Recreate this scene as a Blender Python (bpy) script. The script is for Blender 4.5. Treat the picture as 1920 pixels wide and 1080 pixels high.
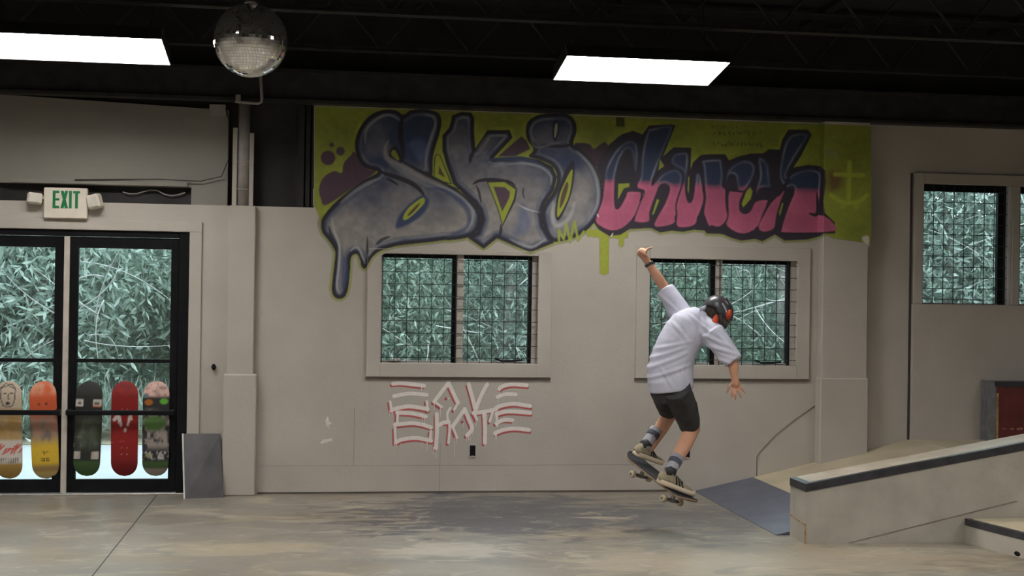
import bpy, math, random
import numpy as np
from mathutils import Vector, Matrix
random.seed(7); rng = np.random.default_rng(11)
for o in list(bpy.data.objects): bpy.data.objects.remove(o)
scene = bpy.context.scene
COL = scene.collection

# ------------------------------------------------------------------ camera
TH = math.radians(8.19); FPX = 2500.0; ROLL = 0.015; CAM_Z = 1.70; HORIZON = 550.0
_pit = math.atan((HORIZON - 540) / FPX)
_a = Vector((math.sin(TH), math.cos(TH), 0)); _r = Vector((math.cos(TH), -math.sin(TH), 0))
FW = _a * math.cos(_pit) + Vector((0, 0, math.sin(_pit)))
_u = -_a * math.sin(_pit) + Vector((0, 0, math.cos(_pit)))
RT = _r * math.cos(ROLL) + _u * math.sin(ROLL)
UP = -_r * math.sin(ROLL) + _u * math.cos(ROLL)
cam_data = bpy.data.cameras.new('camera'); cam = bpy.data.objects.new('camera', cam_data); COL.objects.link(cam)
cam_data.sensor_width = 36; cam_data.lens = FPX / 1920 * 36; cam_data.clip_end = 200
cam.matrix_world = Matrix(((RT.x, UP.x, -FW.x, 0), (RT.y, UP.y, -FW.y, 0), (RT.z, UP.z, -FW.z, CAM_Z), (0, 0, 0, 1)))
scene.camera = cam

# ------------------------------------------------------------------ world, exposure
world = bpy.data.worlds.new('overcast_sky'); scene.world = world; world.use_nodes = True
bg = world.node_tree.nodes['Background']
bg.inputs['Color'].default_value = (0.86, 0.94, 1.0, 1); bg.inputs['Strength'].default_value = 6.5
LAMP_STRENGTH = 36.0
scene.view_settings.view_transform = 'Standard'; scene.view_settings.look = 'None'
scene.view_settings.exposure = 0.0; scene.view_settings.gamma = 1.0; scene.view_settings.use_curve_mapping = False

# ------------------------------------------------------------------ geometry of the place: a surveyed point from the photo
def ray(x, y):
    return FW + RT * ((x - 960) / FPX) + UP * ((540 - y) / FPX)
def at_y(x, y, Y):
    d = ray(x, y); t = Y / d.y
    return Vector((d.x * t, Y, CAM_Z + d.z * t))
def at_z(x, y, Z=0.0):
    d = ray(x, y); t = (Z - CAM_Z) / d.z
    return Vector((d.x * t, d.y * t, Z))
WY = 11.27                                   # the long wall's face

# ------------------------------------------------------------------ materials
MATS = {}
def mat(name, col, rough=0.7, metal=0.0, var=0.12, scale=6.0, bump=0.0, bscale=60.0, emit=0.0, col2=None, spec=0.5):
    if name in MATS: return MATS[name]
    m = bpy.data.materials.new(name); m.use_nodes = True; nt = m.node_tree; b = nt.nodes['Principled BSDF']
    b.inputs['Roughness'].default_value = rough; b.inputs['Metallic'].default_value = metal
    b.inputs['Specular IOR Level'].default_value = spec
    tc = nt.nodes.new('ShaderNodeTexCoord')
    nz = nt.nodes.new('ShaderNodeTexNoise'); nz.inputs['Scale'].default_value = scale; nz.inputs['Detail'].default_value = 6
    nt.links.new(tc.outputs['Object'], nz.inputs['Vector'])
    mix = nt.nodes.new('ShaderNodeMix'); mix.data_type = 'RGBA'
    c2 = col2 or tuple(max(0, c * (1 - 2 * var)) for c in col); c1 = tuple(min(1, c * (1 + var)) for c in col) if not col2 else col
    mix.inputs['A'].default_value = (*c2, 1); mix.inputs['B'].default_value = (*c1, 1)
    mr = nt.nodes.new('ShaderNodeMapRange'); mr.inputs['From Min'].default_value = 0.3; mr.inputs['From Max'].default_value = 0.7
    nt.links.new(nz.outputs['Fac'], mr.inputs['Value']); nt.links.new(mr.outputs['Result'], mix.inputs['Factor'])
    nt.links.new(mix.outputs['Result'], b.inputs['Base Color'])
    if bump:
        n2 = nt.nodes.new('ShaderNodeTexNoise'); n2.inputs['Scale'].default_value = bscale; n2.inputs['Detail'].default_value = 4
        nt.links.new(tc.outputs['Object'], n2.inputs['Vector'])
        bp = nt.nodes.new('ShaderNodeBump'); bp.inputs['Strength'].default_value = bump; bp.inputs['Distance'].default_value = 0.01
        nt.links.new(n2.outputs['Fac'], bp.inputs['Height']); nt.links.new(bp.outputs['Normal'], b.inputs['Normal'])
    if emit:
        b.inputs['Emission Color'].default_value = (*col, 1); b.inputs['Emission Strength'].default_value = emit
    MATS[name] = m; return m

WALLC = (0.42, 0.388, 0.34)
M_WALL = mat('wall_paint', WALLC, 0.75, var=0.05, scale=1.6, bump=0.25, bscale=40)
M_WALL2 = mat('upper_panel_paint', (0.235, 0.22, 0.19), 0.8, var=0.06, scale=1.2, bump=0.2, bscale=40)
M_BLACKW = mat('black_wall_paint', (0.018, 0.016, 0.016), 0.7, var=0.3, scale=4, bump=0.3, bscale=30)
M_ROOF = mat('black_roof', (0.012, 0.012, 0.013), 0.8, var=0.3, scale=3)
M_STEEL = mat('dark_painted_steel', (0.022, 0.021, 0.021), 0.55, var=0.3, scale=8)
M_BLACK = mat('black_anodised_frame', (0.007, 0.007, 0.009), 0.45, var=0.2, scale=10, spec=0.15)
M_ALU = mat('aluminium', (0.55, 0.53, 0.50), 0.4, metal=0.6, var=0.1, scale=15)
M_WHITEP = mat('white_plastic', (0.66, 0.60, 0.50), 0.45, var=0.05, scale=8)
M_GREEN = mat('exit_green', (0.005, 0.17, 0.06), 0.4, var=0.1)
M_PIPE = mat('grey_pipe_paint', (0.30, 0.28, 0.26), 0.6, var=0.12, scale=9)
M_WIRE = mat('green_black_wire', (0.012, 0.022, 0.022), 0.5, var=0.2)
M_PLY = mat('pale_plywood', (0.47, 0.41, 0.285), 0.55, var=0.10, scale=3, bump=0.1, bscale=30)
M_RAMPBLUE = mat('blue_grey_ramp_paint', (0.092, 0.102, 0.138), 0.45, var=0.12, scale=5)
M_COPING = mat('black_edge_paint', (0.035, 0.036, 0.042), 0.4, var=0.25, scale=12)
M_BOXSIDE = mat('painted_box_side', (0.39, 0.365, 0.31), 0.7, var=0.08, scale=4, bump=0.3, bscale=25)
M_REDBOX = mat('red_paint', (0.12, 0.017, 0.015), 0.55, var=0.2, scale=7)
M_GREYBOX = mat('grey_felt_paint', (0.145, 0.145, 0.15), 0.85, var=0.15, scale=14, bump=0.4, bscale=50)
M_WORN = mat('worn_wood_edge', (0.42, 0.27, 0.12), 0.7, var=0.3, scale=20)
M_SHEET = mat('scuffed_grey_sheet', (0.085, 0.083, 0.085), 0.5, metal=0.0, col2=(0.045, 0.043, 0.045), scale=5)
M_CORD = mat('dark_cord', (0.04, 0.037, 0.033), 0.6)

def glass_mat():
    m = bpy.data.materials.new('window_glass'); m.use_nodes = True; nt = m.node_tree
    for n in list(nt.nodes): nt.nodes.remove(n)
    out = nt.nodes.new('ShaderNodeOutputMaterial'); mx = nt.nodes.new('ShaderNodeMixShader')
    tr = nt.nodes.new('ShaderNodeBsdfTransparent'); gl = nt.nodes.new('ShaderNodeBsdfGlossy'); fr = nt.nodes.new('ShaderNodeFresnel')
    tr.inputs['Color'].default_value = (0.86, 0.95, 0.94, 1); gl.inputs['Roughness'].default_value = 0.01; fr.inputs['IOR'].default_value = 1.5
    mu = nt.nodes.new('ShaderNodeMath'); mu.operation = 'MULTIPLY'; mu.inputs[1].default_value = 1.9
    nt.links.new(fr.outputs[0], mu.inputs[0]); nt.links.new(mu.outputs[0], mx.inputs[0])
    nt.links.new(tr.outputs[0], mx.inputs[1]); nt.links.new(gl.outputs[0], mx.inputs[2]); nt.links.new(mx.outputs[0], out.inputs[0])
    return m
M_GLASS = glass_mat()

def floor_mat():
    m = bpy.data.materials.new('worn_concrete'); m.use_nodes = True; nt = m.node_tree; b = nt.nodes['Principled BSDF']
    N = nt.nodes.new; L = nt.links.new
    tc = N('ShaderNodeTexCoord')
    def noise(scale, detail=6, sy=1.0, dist=0.0):
        mp = N('ShaderNodeMapping'); mp.inputs['Scale'].default_value = (scale, scale * sy, scale); L(tc.outputs['Object'], mp.inputs['Vector'])
        n = N('ShaderNodeTexNoise'); n.inputs['Scale'].default_value = 1.0; n.inputs['Detail'].default_value = detail; n.inputs['Distortion'].default_value = dist
        L(mp.outputs[0], n.inputs['Vector']); return n.outputs['Fac']
    def rng_(v, a, c):
        r = N('ShaderNodeMapRange'); r.inputs['From Min'].default_value = a; r.inputs['From Max'].default_value = c; L(v, r.inputs['Value']); return r.outputs['Result']
    def mixc(f, A, B):
        x = N('ShaderNodeMix'); x.data_type = 'RGBA'; L(f, x.inputs['Factor'])
        for s, v in (('A', A), ('B', B)):
            if isinstance(v, tuple): x.inputs[s].default_value = (*v, 1)
            else: L(v, x.inputs[s])
        return x.outputs['Result']
    def mul(a, c):
        x = N('ShaderNodeMath'); x.operation = 'MULTIPLY'; L(a, x.inputs[0])
        if isinstance(c, float): x.inputs[1].default_value = c
        else: L(c, x.inputs[1])
        return x.outputs[0]
    base = mixc(rng_(noise(0.9, 7, 1.6, 0.8), 0.35, 0.65), (0.175, 0.16, 0.135), (0.245, 0.22, 0.177))
    base = mixc(mul(rng_(noise(1.1, 9, 1.9, 1.6), 0.57, 0.68), 0.6), base, (0.44, 0.395, 0.295))      # pale scraped cement
    base = mixc(mul(rng_(noise(0.8, 7, 1.9, 1.2), 0.52, 0.70), 0.5), base, (0.27, 0.205, 0.105))       # ochre stains
    # the blue-grey worn paint in front of the windows and by the ramp, ragged by noise
    def patch(cx, cy, rx, ry):
        mp = N('ShaderNodeMapping'); mp.vector_type = 'POINT'
        mp.inputs['Location'].default_value = (-cx / rx, -cy / ry, 0); mp.inputs['Scale'].default_value = (1 / rx, 1 / ry, 0); L(tc.outputs['Object'], mp.inputs['Vector'])
        ln = N('ShaderNodeVectorMath'); ln.operation = 'LENGTH'; L(mp.outputs[0], ln.inputs[0])
        ad = N('ShaderNodeMath'); ad.operation = 'ADD'; L(ln.outputs['Value'], ad.inputs[0]); L(mul(noise(2.2, 10, 2.6, 1.4), 2.4), ad.inputs[1])
        inv = N('ShaderNodeMapRange'); inv.inputs['From Min'].default_value = 2.05; inv.inputs['From Max'].default_value = 1.80; L(ad.outputs[0], inv.inputs['Value'])
        return inv.outputs['Result']
    base = mixc(mul(patch(1.4, 10.15, 1.55, 1.25), 0.95), base, (0.075, 0.075, 0.083))
    base = mixc(mul(patch(2.8, 9.9, 1.1, 0.8), 0.8), base, (0.10, 0.10, 0.106))
    base = mixc(mul(patch(3.1, 8.35, 2.0, 0.75), 0.42), base, (0.43, 0.37, 0.25))
    base = mixc(mul(patch(0.95, 8.75, 0.55, 0.35), 0.5), base, (0.46, 0.42, 0.33))
    base = mixc(mul(patch(-0.55, 8.9, 0.7, 0.3), 0.5), base, (0.42, 0.37, 0.24))
    base = mixc(mul(rng_(noise(3.2, 9, 1.5, 2.5), 0.60, 0.66), 0.35), base, (0.46, 0.43, 0.37))
    base = mixc(mul(rng_(noise(9, 6), 0.5, 0.8), 0.25), base, (0.13, 0.12, 0.10))
    L(base, b.inputs['Base Color'])
    r = N('ShaderNodeMapRange'); r.inputs['To Min'].default_value = 0.22; r.inputs['To Max'].default_value = 0.48; L(noise(2.0, 6), r.inputs['Value']); L(r.outputs[0], b.inputs['Roughness'])
    bp = N('ShaderNodeBump'); bp.inputs['Strength'].default_value = 0.15; bp.inputs['Distance'].default_value = 0.01; L(noise(25, 5), bp.inputs['Height']); L(bp.outputs[0], b.inputs['Normal'])
    return m
M_FLOOR = floor_mat()

def attr_mat(name, rough=0.6, wall_mix=False, bump=0.0, spec=0.5):
    """colour read from the mesh's own painted colour layer"""
    m = bpy.data.materials.new(name); m.use_nodes = True; nt = m.node_tree; b = nt.nodes['Principled BSDF']
    at = nt.nodes.new('ShaderNodeAttribute'); at.attribute_name = 'Col'; b.inputs['Roughness'].default_value = rough; b.inputs['Specular IOR Level'].default_value = spec
    tc = nt.nodes.new('ShaderNodeTexCoord')
    nz = nt.nodes.new('ShaderNodeTexNoise'); nz.inputs['Scale'].default_value = 70 if not wall_mix else 30; nz.inputs['Detail'].default_value = 5
    nt.links.new(tc.outputs['Object'], nz.inputs['Vector'])
    mr = nt.nodes.new('ShaderNodeMapRange'); mr.inputs['To Min'].default_value = 0.82; mr.inputs['To Max'].default_value = 1.15; nt.links.new(nz.outputs['Fac'], mr.inputs['Value'])
    ml = nt.nodes.new('ShaderNodeMix'); ml.data_type = 'RGBA'; ml.blend_type = 'MULTIPLY'; ml.inputs['Factor'].default_value = 1
    nt.links.new(at.outputs['Color'], ml.inputs['A']); nt.links.new(mr.outputs['Result'], ml.inputs['B'])
    nt.links.new(ml.outputs['Result'], b.inputs['Base Color'])
    if wall_mix:
        mx = nt.nodes.new('ShaderNodeMix'); mx.data_type = 'RGBA'; mx.inputs['A'].default_value = (*WALLC, 1)
        nt.links.new(at.outputs['Alpha'], mx.inputs['Factor']); nt.links.new(ml.outputs['Result'], mx.inputs['B']); nt.links.new(mx.outputs['Result'], b.inputs['Base Color'])
    if bump:
        bp = nt.nodes.new('ShaderNodeBump'); bp.inputs['Strength'].default_value = bump; bp.inputs['Distance'].default_value = 0.01
        nt.links.new(nz.outputs['Fac'], bp.inputs['Height']); nt.links.new(bp.outputs['Normal'], b.inputs['Normal'])
    return m
M_MURAL = attr_mat('spray_paint', 0.65, wall_mix=True, bump=0.1)
M_DECK = attr_mat('printed_deck', 0.55, spec=0.2)

# ------------------------------------------------------------------ mesh builder
BASE = {}
class MB:
    def __init__(s): s.v = []; s.f = []
    def add(s, vs, fs):
        o = len(s.v); s.v += [tuple(p) for p in vs]; s.f += [tuple(i + o for i in q) for q in fs]; return s
    def box(s, x0, x1, y0, y1, z0, z1):
        return s.add([(x0,y0,z0),(x1,y0,z0),(x1,y1,z0),(x0,y1,z0),(x0,y0,z1),(x1,y0,z1),(x1,y1,z1),(x0,y1,z1)],
                     [(0,3,2,1),(4,5,6,7),(0,1,5,4),(1,2,6,5),(2,3,7,6),(3,0,4,7)])
    def bbox(s, x0, x1, y0, y1, z0, z1, b=0.01):
        """box with chamfered edges along every side"""
        c = Vector(((x0+x1)/2,(y0+y1)/2,(z0+z1)/2)); h = [(x1-x0)/2,(y1-y0)/2,(z1-z0)/2]; b = min(b, *[q*0.49 for q in h])
        vs = []; idx = {}
        for sx in (-1,1):
            for sy in (-1,1):
                for sz in (-1,1):
                    for k in range(3):
                        d = [h[0]-b, h[1]-b, h[2]-b]; d[k] = h[k]
                        idx[(sx,sy,sz,k)] = len(vs); vs.append((c.x+sx*d[0], c.y+sy*d[1], c.z+sz*d[2]))
        fs = []
        for k in range(3):
            a, e = [(1,2),(2,0),(0,1)][k]
            for sg in (-1,1):
                q = []
                for p, r in ((-1,-1),(1,-1),(1,1),(-1,1)):
                    t = [0,0,0]; t[k] = sg; t[a] = p; t[e] = r; q.append(idx[(t[0],t[1],t[2],k)])
                fs.append(tuple(q if sg > 0 else q[::-1]))
        for k in range(3):
            a, e = [(1,2),(2,0),(0,1)][k]
            for p in (-1,1):
                for r in (-1,1):
                    t0 = [0,0,0]; t1 = [0,0,0]; t0[k] = -1; t1[k] = 1
                    for t in (t0,t1): t[a] = p; t[e] = r
                    q = (idx[(*t0,a)], idx[(*t1,a)], idx[(*t1,e)], idx[(*t0,e)])
                    fs.append(q if p*r > 0 else q[::-1])
        for sx in (-1,1):
            for sy in (-1,1):
                for sz in (-1,1):
                    q = tuple(idx[(sx,sy,sz,k)] for k in range(3)); fs.append(q if sx*sy*sz > 0 else q[::-1])
        return s.add(vs, fs)
    def prism(s, poly, axis, a0, a1):
        """extrude a polygon [(p,q)] along axis: 'y' -> (x,z) polygon, 'x' -> (y,z), 'z' -> (x,y)"""
        n = len(poly)
        def P(p, a): return {'y': (p[0], a, p[1]), 'x': (a, p[0], p[1]), 'z': (p[0], p[1], a)}[axis]
        vs = [P(p, a0) for p in poly] + [P(p, a1) for p in poly]
        return s.add(vs, [tuple(range(n)), tuple(range(2*n-1, n-1, -1))] + [(i, i+n, (i+1) % n + n, (i+1) % n) for i in range(n)])
    def tube(s, pts, rad, seg=8, cap=True, flat=1.0, side=None):
        pts = [Vector(p) for p in pts]; n = len(pts); R = rad if isinstance(rad, (list, tuple)) else [rad] * n
        vs = []; prev = None
        for i, p in enumerate(pts):
            t = (pts[min(i+1,n-1)] - pts[max(i-1,0)]).normalized()
            if prev is None:
                ref = Vector(side) if side is not None else (Vector((0,0,1)) if abs(t.z) < 0.9 else Vector((1,0,0)))
                u = (ref - t * ref.dot(t)).normalized()
            else: u = (prev - t * prev.dot(t)).normalized()
            prev = u; w = t.cross(u)
            for k in range(seg):
                a = 2 * math.pi * k / seg; vs.append(p + u * (math.cos(a) * R[i]) + w * (math.sin(a) * R[i] * flat))
        fs = [(i*seg+k, i*seg+(k+1) % seg, (i+1)*seg+(k+1) % seg, (i+1)*seg+k) for i in range(n-1) for k in range(seg)]
        if cap: fs += [tuple(range(seg))[::-1], tuple(range((n-1)*seg, n*seg))]
        return s.add(vs, fs)
    def capsule(s, a, b, ra, rb, seg=14):
        a = Vector(a); b = Vector(b); d = (b - a); L = d.length; d = d / L if L > 1e-9 else Vector((0,0,1))
        pts = []; R = []
        for k in range(5): t = math.pi/2 * k/5; pts.append(a - d * ra * math.cos(t)); R.append(max(1e-4, ra * math.sin(t)))
        pts.append(a); R.append(ra); pts.append(b); R.append(rb)
        for k in range(4, -1, -1): t = math.pi/2 * k/5; pts.append(b + d * rb * math.cos(t)); R.append(max(1e-4, rb * math.sin(t)))
        return s.tube(pts, R, seg)
    def ellipsoid(s, c, ax, seg=20, rings=12):
        """ax: three half-axis vectors"""
        c = Vector(c); A, B, C = [Vector(q) for q in ax]; vs = []
        for i in range(rings + 1):
            t = math.pi * i / rings
            for k in range(seg):
                p = 2 * math.pi * k / seg; vs.append(c + A * (math.sin(t) * math.cos(p)) + B * (math.sin(t) * math.sin(p)) + C * math.cos(t))
        return s.add(vs, [(i*seg+k, (i+1)*seg+k, (i+1)*seg+(k+1) % seg, i*seg+(k+1) % seg) for i in range(rings) for k in range(seg)])
    def loft(s, rings, cap=True):
        n = len(rings[0]); vs = [p for r in rings for p in r]
        fs = [(i*n+k, i*n+(k+1) % n, (i+1)*n+(k+1) % n, (i+1)*n+k) for i in range(len(rings)-1) for k in range(n)]
        if cap: fs += [tuple(range(n))[::-1], tuple(range((len(rings)-1)*n, len(rings)*n))]
        return s.add(vs, fs)
    def build(s, name, m, parent=None, smooth=False, cols=None):
        base = Vector(BASE[parent.name]) if parent is not None else Vector((0,0,0))
        me = bpy.data.meshes.new(name)
        me.from_pydata([(p[0]-base.x, p[1]-base.y, p[2]-base.z) for p in s.v], [], s.f); me.materials.append(m)
        if cols is not None:
            ca = me.color_attributes.new('Col', 'FLOAT_COLOR', 'POINT'); ca.data.foreach_set('color', np.asarray(cols, dtype=np.float32).ravel())
        me.update()
        if smooth: me.polygons.foreach_set('use_smooth', [True] * len(me.polygons))
        ob = bpy.data.objects.new(name, me); COL.objects.link(ob)
        if parent is not None: ob.parent = parent
        BASE[ob.name] = base
        return ob

def tag(o, label, cat, group=None):
    o['label'] = label; o['category'] = cat
    if group: o['group'] = group
    return o
def thing(name, base, label=None, cat=None, group=None):
    o = bpy.data.objects.new(name, None); o.empty_display_size = 0.1; COL.objects.link(o); o.location = base; BASE[o.name] = Vector(base)
    if label: tag(o, label, cat, group)
    return o
def struct(o, label=None, cat=None):
    o['kind'] = 'structure'
    if label: o['label'] = label; o['category'] = cat
    return o
def solid(mb, name, m, base, parent=None, smooth=False):
    """one-mesh thing whose origin sits at its base"""
    me_o = mb.build(name, m, parent, smooth)
    if parent is None:
        b = Vector(base)
        me_o.data.transform(Matrix.Translation(-b)); me_o.location = b; BASE[me_o.name] = b
    return me_o
def fuse(ob, voxel, smooth_iter=2, factor=0.5, disp=None):
    """union overlapping volumes of one mesh into a continuous skin"""
    md = ob.modifiers.new('r', 'REMESH'); md.mode = 'VOXEL'; md.voxel_size = voxel; md.use_smooth_shade = True
    sm = ob.modifiers.new('s', 'SMOOTH'); sm.iterations = smooth_iter; sm.factor = factor
    if disp:
        tx = bpy.data.textures.new('folds', 'CLOUDS'); tx.noise_scale = disp[0]; tx.noise_depth = 2
        dm = ob.modifiers.new('d', 'DISPLACE'); dm.texture = tx; dm.strength = disp[1]; dm.mid_level = 0.5
    dg = bpy.context.evaluated_depsgraph_get(); dg.update()
    me = bpy.data.meshes.new_from_object(ob.evaluated_get(dg)); old = ob.data
    ob.modifiers.clear(); ob.data = me; bpy.data.meshes.remove(old)
    me.polygons.foreach_set('use_smooth', [True] * len(me.polygons)); me.update()
    return ob
# ================================================================== the hall
X0, X1, YB = -9.0, 12.0, -7.0
f = MB().box(X0-0.3, X1+0.3, YB-0.3, WY+0.2, -0.15, 0.0).build('floor', M_FLOOR); struct(f, 'worn tan and blue-grey concrete skatepark floor', 'floor')
MB().box(-1.304, -1.296, YB, WY-0.02, 0.0, 0.0012).build('expansion_joint', M_CORD, f)

# door, windows as openings in the long wall
DX0, DX1, DZ = -3.03, -1.07, 2.165
WZ0, WZ1 = 1.10, 2.02
W1 = (0.51, 1.845); W2 = (2.823, 4.155); W3 = (5.316, 6.13); W4 = (6.24, 7.06); W3Z = (1.66, 2.735)
RX, RZ = -0.06, 2.392          # left of RX and above RZ the wall steps back to a black recess
def wall_cells(xs, zs, solid_fn, y0, y1):
    mb = MB(); nx, nz = len(xs)-1, len(zs)-1
    S = [[solid_fn((xs[i]+xs[i+1])/2, (zs[j]+zs[j+1])/2) for j in range(nz)] for i in range(nx)]
    g = lambda i, j: 0 <= i < nx and 0 <= j < nz and S[i][j]
    for i in range(nx):
        for j in range(nz):
            if not S[i][j]: continue
            a, b, c, d = xs[i], xs[i+1], zs[j], zs[j+1]
            mb.add([(a,y0,c),(b,y0,c),(b,y0,d),(a,y0,d)], [(0,1,2,3)]); mb.add([(a,y1,c),(b,y1,c),(b,y1,d),(a,y1,d)], [(3,2,1,0)])
            if not g(i-1,j): mb.add([(a,y0,c),(a,y1,c),(a,y1,d),(a,y0,d)], [(3,2,1,0)])
            if not g(i+1,j): mb.add([(b,y0,c),(b,y1,c),(b,y1,d),(b,y0,d)], [(0,1,2,3)])
            if not g(i,j-1): mb.add([(a,y0,c),(b,y0,c),(b,y1,c),(a,y1,c)], [(3,2,1,0)])
            if not g(i,j+1): mb.add([(a,y0,d),(b,y0,d),(b,y1,d),(a,y1,d)], [(0,1,2,3)])
    return mb
def in_r(x, z, r, zr): return r[0] < x < r[1] and zr[0] < z < zr[1]
def is_wall(x, z):
    if in_r(x, z, (DX0, DX1), (-1, DZ)): return False
    for w in (W1, W2):
        if in_r(x, z, w, (WZ0, WZ1)): return False
    for w in (W3, W4):
        if in_r(x, z, w, W3Z): return False
    return not (x < RX and z > RZ)
xs = sorted([X0, DX0, DX1, RX, *W1, *W2, *W3, *W4, X1]); zs = sorted([0, WZ0, WZ1, DZ, RZ, *W3Z, 3.26])
wb = wall_cells(xs, zs, is_wall, WY, WY+0.16).build('wall_back', M_WALL); struct(wb, 'long warm grey painted wall with windows, door and mural', 'wall')
MB().box(X0, X1, WY+0.161, WY+0.24, 3.0, 4.6).build('upper_wall_board', M_BLACKW, wb)
MB().box(X0, RX, WY+0.13, WY+0.16, RZ, 3.3).build('black_recess', M_BLACKW, wb)
for (x, w) in ((-0.20, 0.05), (-0.135, 0.035), (-0.085, 0.02)):
    MB().box(x, x+w, WY+0.05, WY+0.13, RZ, 3.25).build('black_board', M_BLACKW, wb)
# hairline joints between the wall sheets, a skirting line and little holes
for (xa, xb, za, zb) in ((1.026, 1.029, 0.0, 0.42), (-0.48, 2.9, 0.232, 0.2345), (0.30, 0.303, 0.232, 0.72)):
    MB().box(xa, xb, WY-0.0012, WY, za, zb).build('sheet_joint', mat('joint_dark_line', (0.20, 0.18, 0.155), 0.8), wb)
MB().box(-0.49, 3.2, WY-0.004, WY, 0.0, 0.016).build('floor_gap', mat('gap_brown', (0.09, 0.08, 0.065), 0.9), wb)  # dark brown strip along the foot of the wall

# pilasters
def pilaster(name, xa, xb, d, z1, xa2, xb2, d2, z2, lab):
    p = MB().bbox(xa, xb, WY-d, WY+0.0, 0.0, z1, 0.006).build(name, M_WALL); struct(p, lab, 'pilaster')
    MB().bbox(xa2, xb2, WY-d2, WY+0.0, 0.0, z2, 0.008).build('plinth_board', M_WALL, p)
    return p
pilaster('trim_1', -0.752, -0.537, 0.06, RZ, -0.775, -0.508, 0.085, 1.0, 'narrow grey boxed pilaster between the door and first window')
PILY = WY - 0.115
pa, pb = at_y(1545, 350, PILY).x, at_y(1630, 350, PILY).x
pilaster('trim_2', pa, pb, 0.115, 3.26, pa-0.012, pb+0.012, 0.13, 1.0, 'wide grey boxed pilaster carrying the right end of the mural')

# raised sheet around the right-hand window
PX = 5.222
t3 = MB().bbox(PX, X1, WY-0.035, WY, 0.0, W3Z[0], 0.004).build('trim_3', M_WALL); struct(t3, 'raised grey sheet under the right-hand window', 'wall panel')
for (a, b, c, d) in ((PX+0.01, W3[0], W3Z[0], W3Z[1]+0.095), (W3[0], W4[1], W3Z[1], W3Z[1]+0.095), (W3[1]+0.035, W4[0]-0.005, W3Z[0], W3Z[1]), (W4[1], W4[1]+0.09, W3Z[0], W3Z[1]+0.095)):
    MB().bbox(a, b, WY-0.03, WY, c, d, 0.004).build('casing_board', M_WALL, t3)
MB().box(PX-0.022, PX-0.002, WY-0.006, WY, 0.45, W3Z[1]+0.09).build('painted_shade_line', M_CORD, t3)  # dark strip colours in the shade along the raised sheet's edge

# the remaining walls, the roof
struct(MB().box(X0-0.2, X0, YB, WY+0.24, 0, 5.1).build('wall_left', M_WALL), 'side wall at the left end of the hall', 'wall')
struct(MB().box(X1, X1+0.2, YB, WY+0.24, 0, 5.1).build('wall_right', M_WALL), 'side wall at the right end of the hall', 'wall')
struct(MB().box(X0-0.2, X1+0.2, YB-0.2, YB, 0, 5.2).build('wall_front', M_WALL), 'wall behind the photographer', 'wall')
roofz = lambda y: 4.12 + 0.045 * (WY - y)
rf = MB().prism([(WY+0.24, roofz(WY+0.24)), (YB-0.2, roofz(YB-0.2)), (YB-0.2, roofz(YB-0.2)+0.1), (WY+0.24, roofz(WY+0.24)+0.1)], 'x', X0-0.2, X1+0.2).build('ceiling', M_ROOF)
struct(rf, 'black underside of the roof deck', 'ceiling')
for i in range(12):                                                          # ribs of the deck
    x = X0 + 0.9 + i * 1.75
    MB().prism([(WY, roofz(WY)-0.05), (YB, roofz(YB)-0.05), (YB, roofz(YB)), (WY, roofz(WY))], 'x', x, x+0.08).build('deck_rib', M_ROOF, rf)
bm = MB().box(X0, X1, WY-0.16, WY-0.02, 3.245, 3.27).box(X0, X1, WY-0.10, WY-0.08, 3.27, 3.50).box(X0, X1, WY-0.16, WY-0.02, 3.50, 3.52).build('trim_4', M_STEEL)
struct(bm, 'dark steel beam along the top of the mural wall', 'beam')
JOISTS = [10.75, 9.55, 8.3, 7.0, 5.5, 4.0, 2.5, 1.0]
for n, y in enumerate(JOISTS):
    zt = roofz(y) - 0.06; zb = zt - 0.46
    j = thing('roof_joist', (X0, y, zb), ['dark open-web roof joist nearest the mural wall', 'dark open-web roof joist above the two lit lamps', 'dark open-web roof joist over the mirror ball'][n] if n < 3 else 'dark open-web roof joist further back over the hall', 'roof joist', 'open-web joists under the roof')
    for z, nm in ((zt, 'top_chord'), (zb, 'bottom_chord')):
        MB().box(X0, X1, y-0.045, y-0.006, z-0.005, z+0.005).box(X0, X1, y-0.012, y-0.006, z-0.04 if nm == 'top_chord' else z, z if nm == 'top_chord' else z+0.04) \
            .box(X0, X1, y+0.006, y+0.045, z-0.005, z+0.005).box(X0, X1, y+0.006, y+0.012, z-0.04 if nm == 'top_chord' else z, z if nm == 'top_chord' else z+0.04).build(nm, M_STEEL, j)
    k = 0; x = X0 + 0.1
    while x < X1 - 0.4 and n < 4:
        if -3.5 < x < 8: MB().tube([(x, y, zb+0.01), (x+0.36, y, zt-0.01)] if k % 2 == 0 else [(x, y, zt-0.01), (x+0.36, y, zb+0.01)], 0.011, 6).build('web_bar', M_STEEL, j)
        x += 0.36; k += 1

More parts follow.
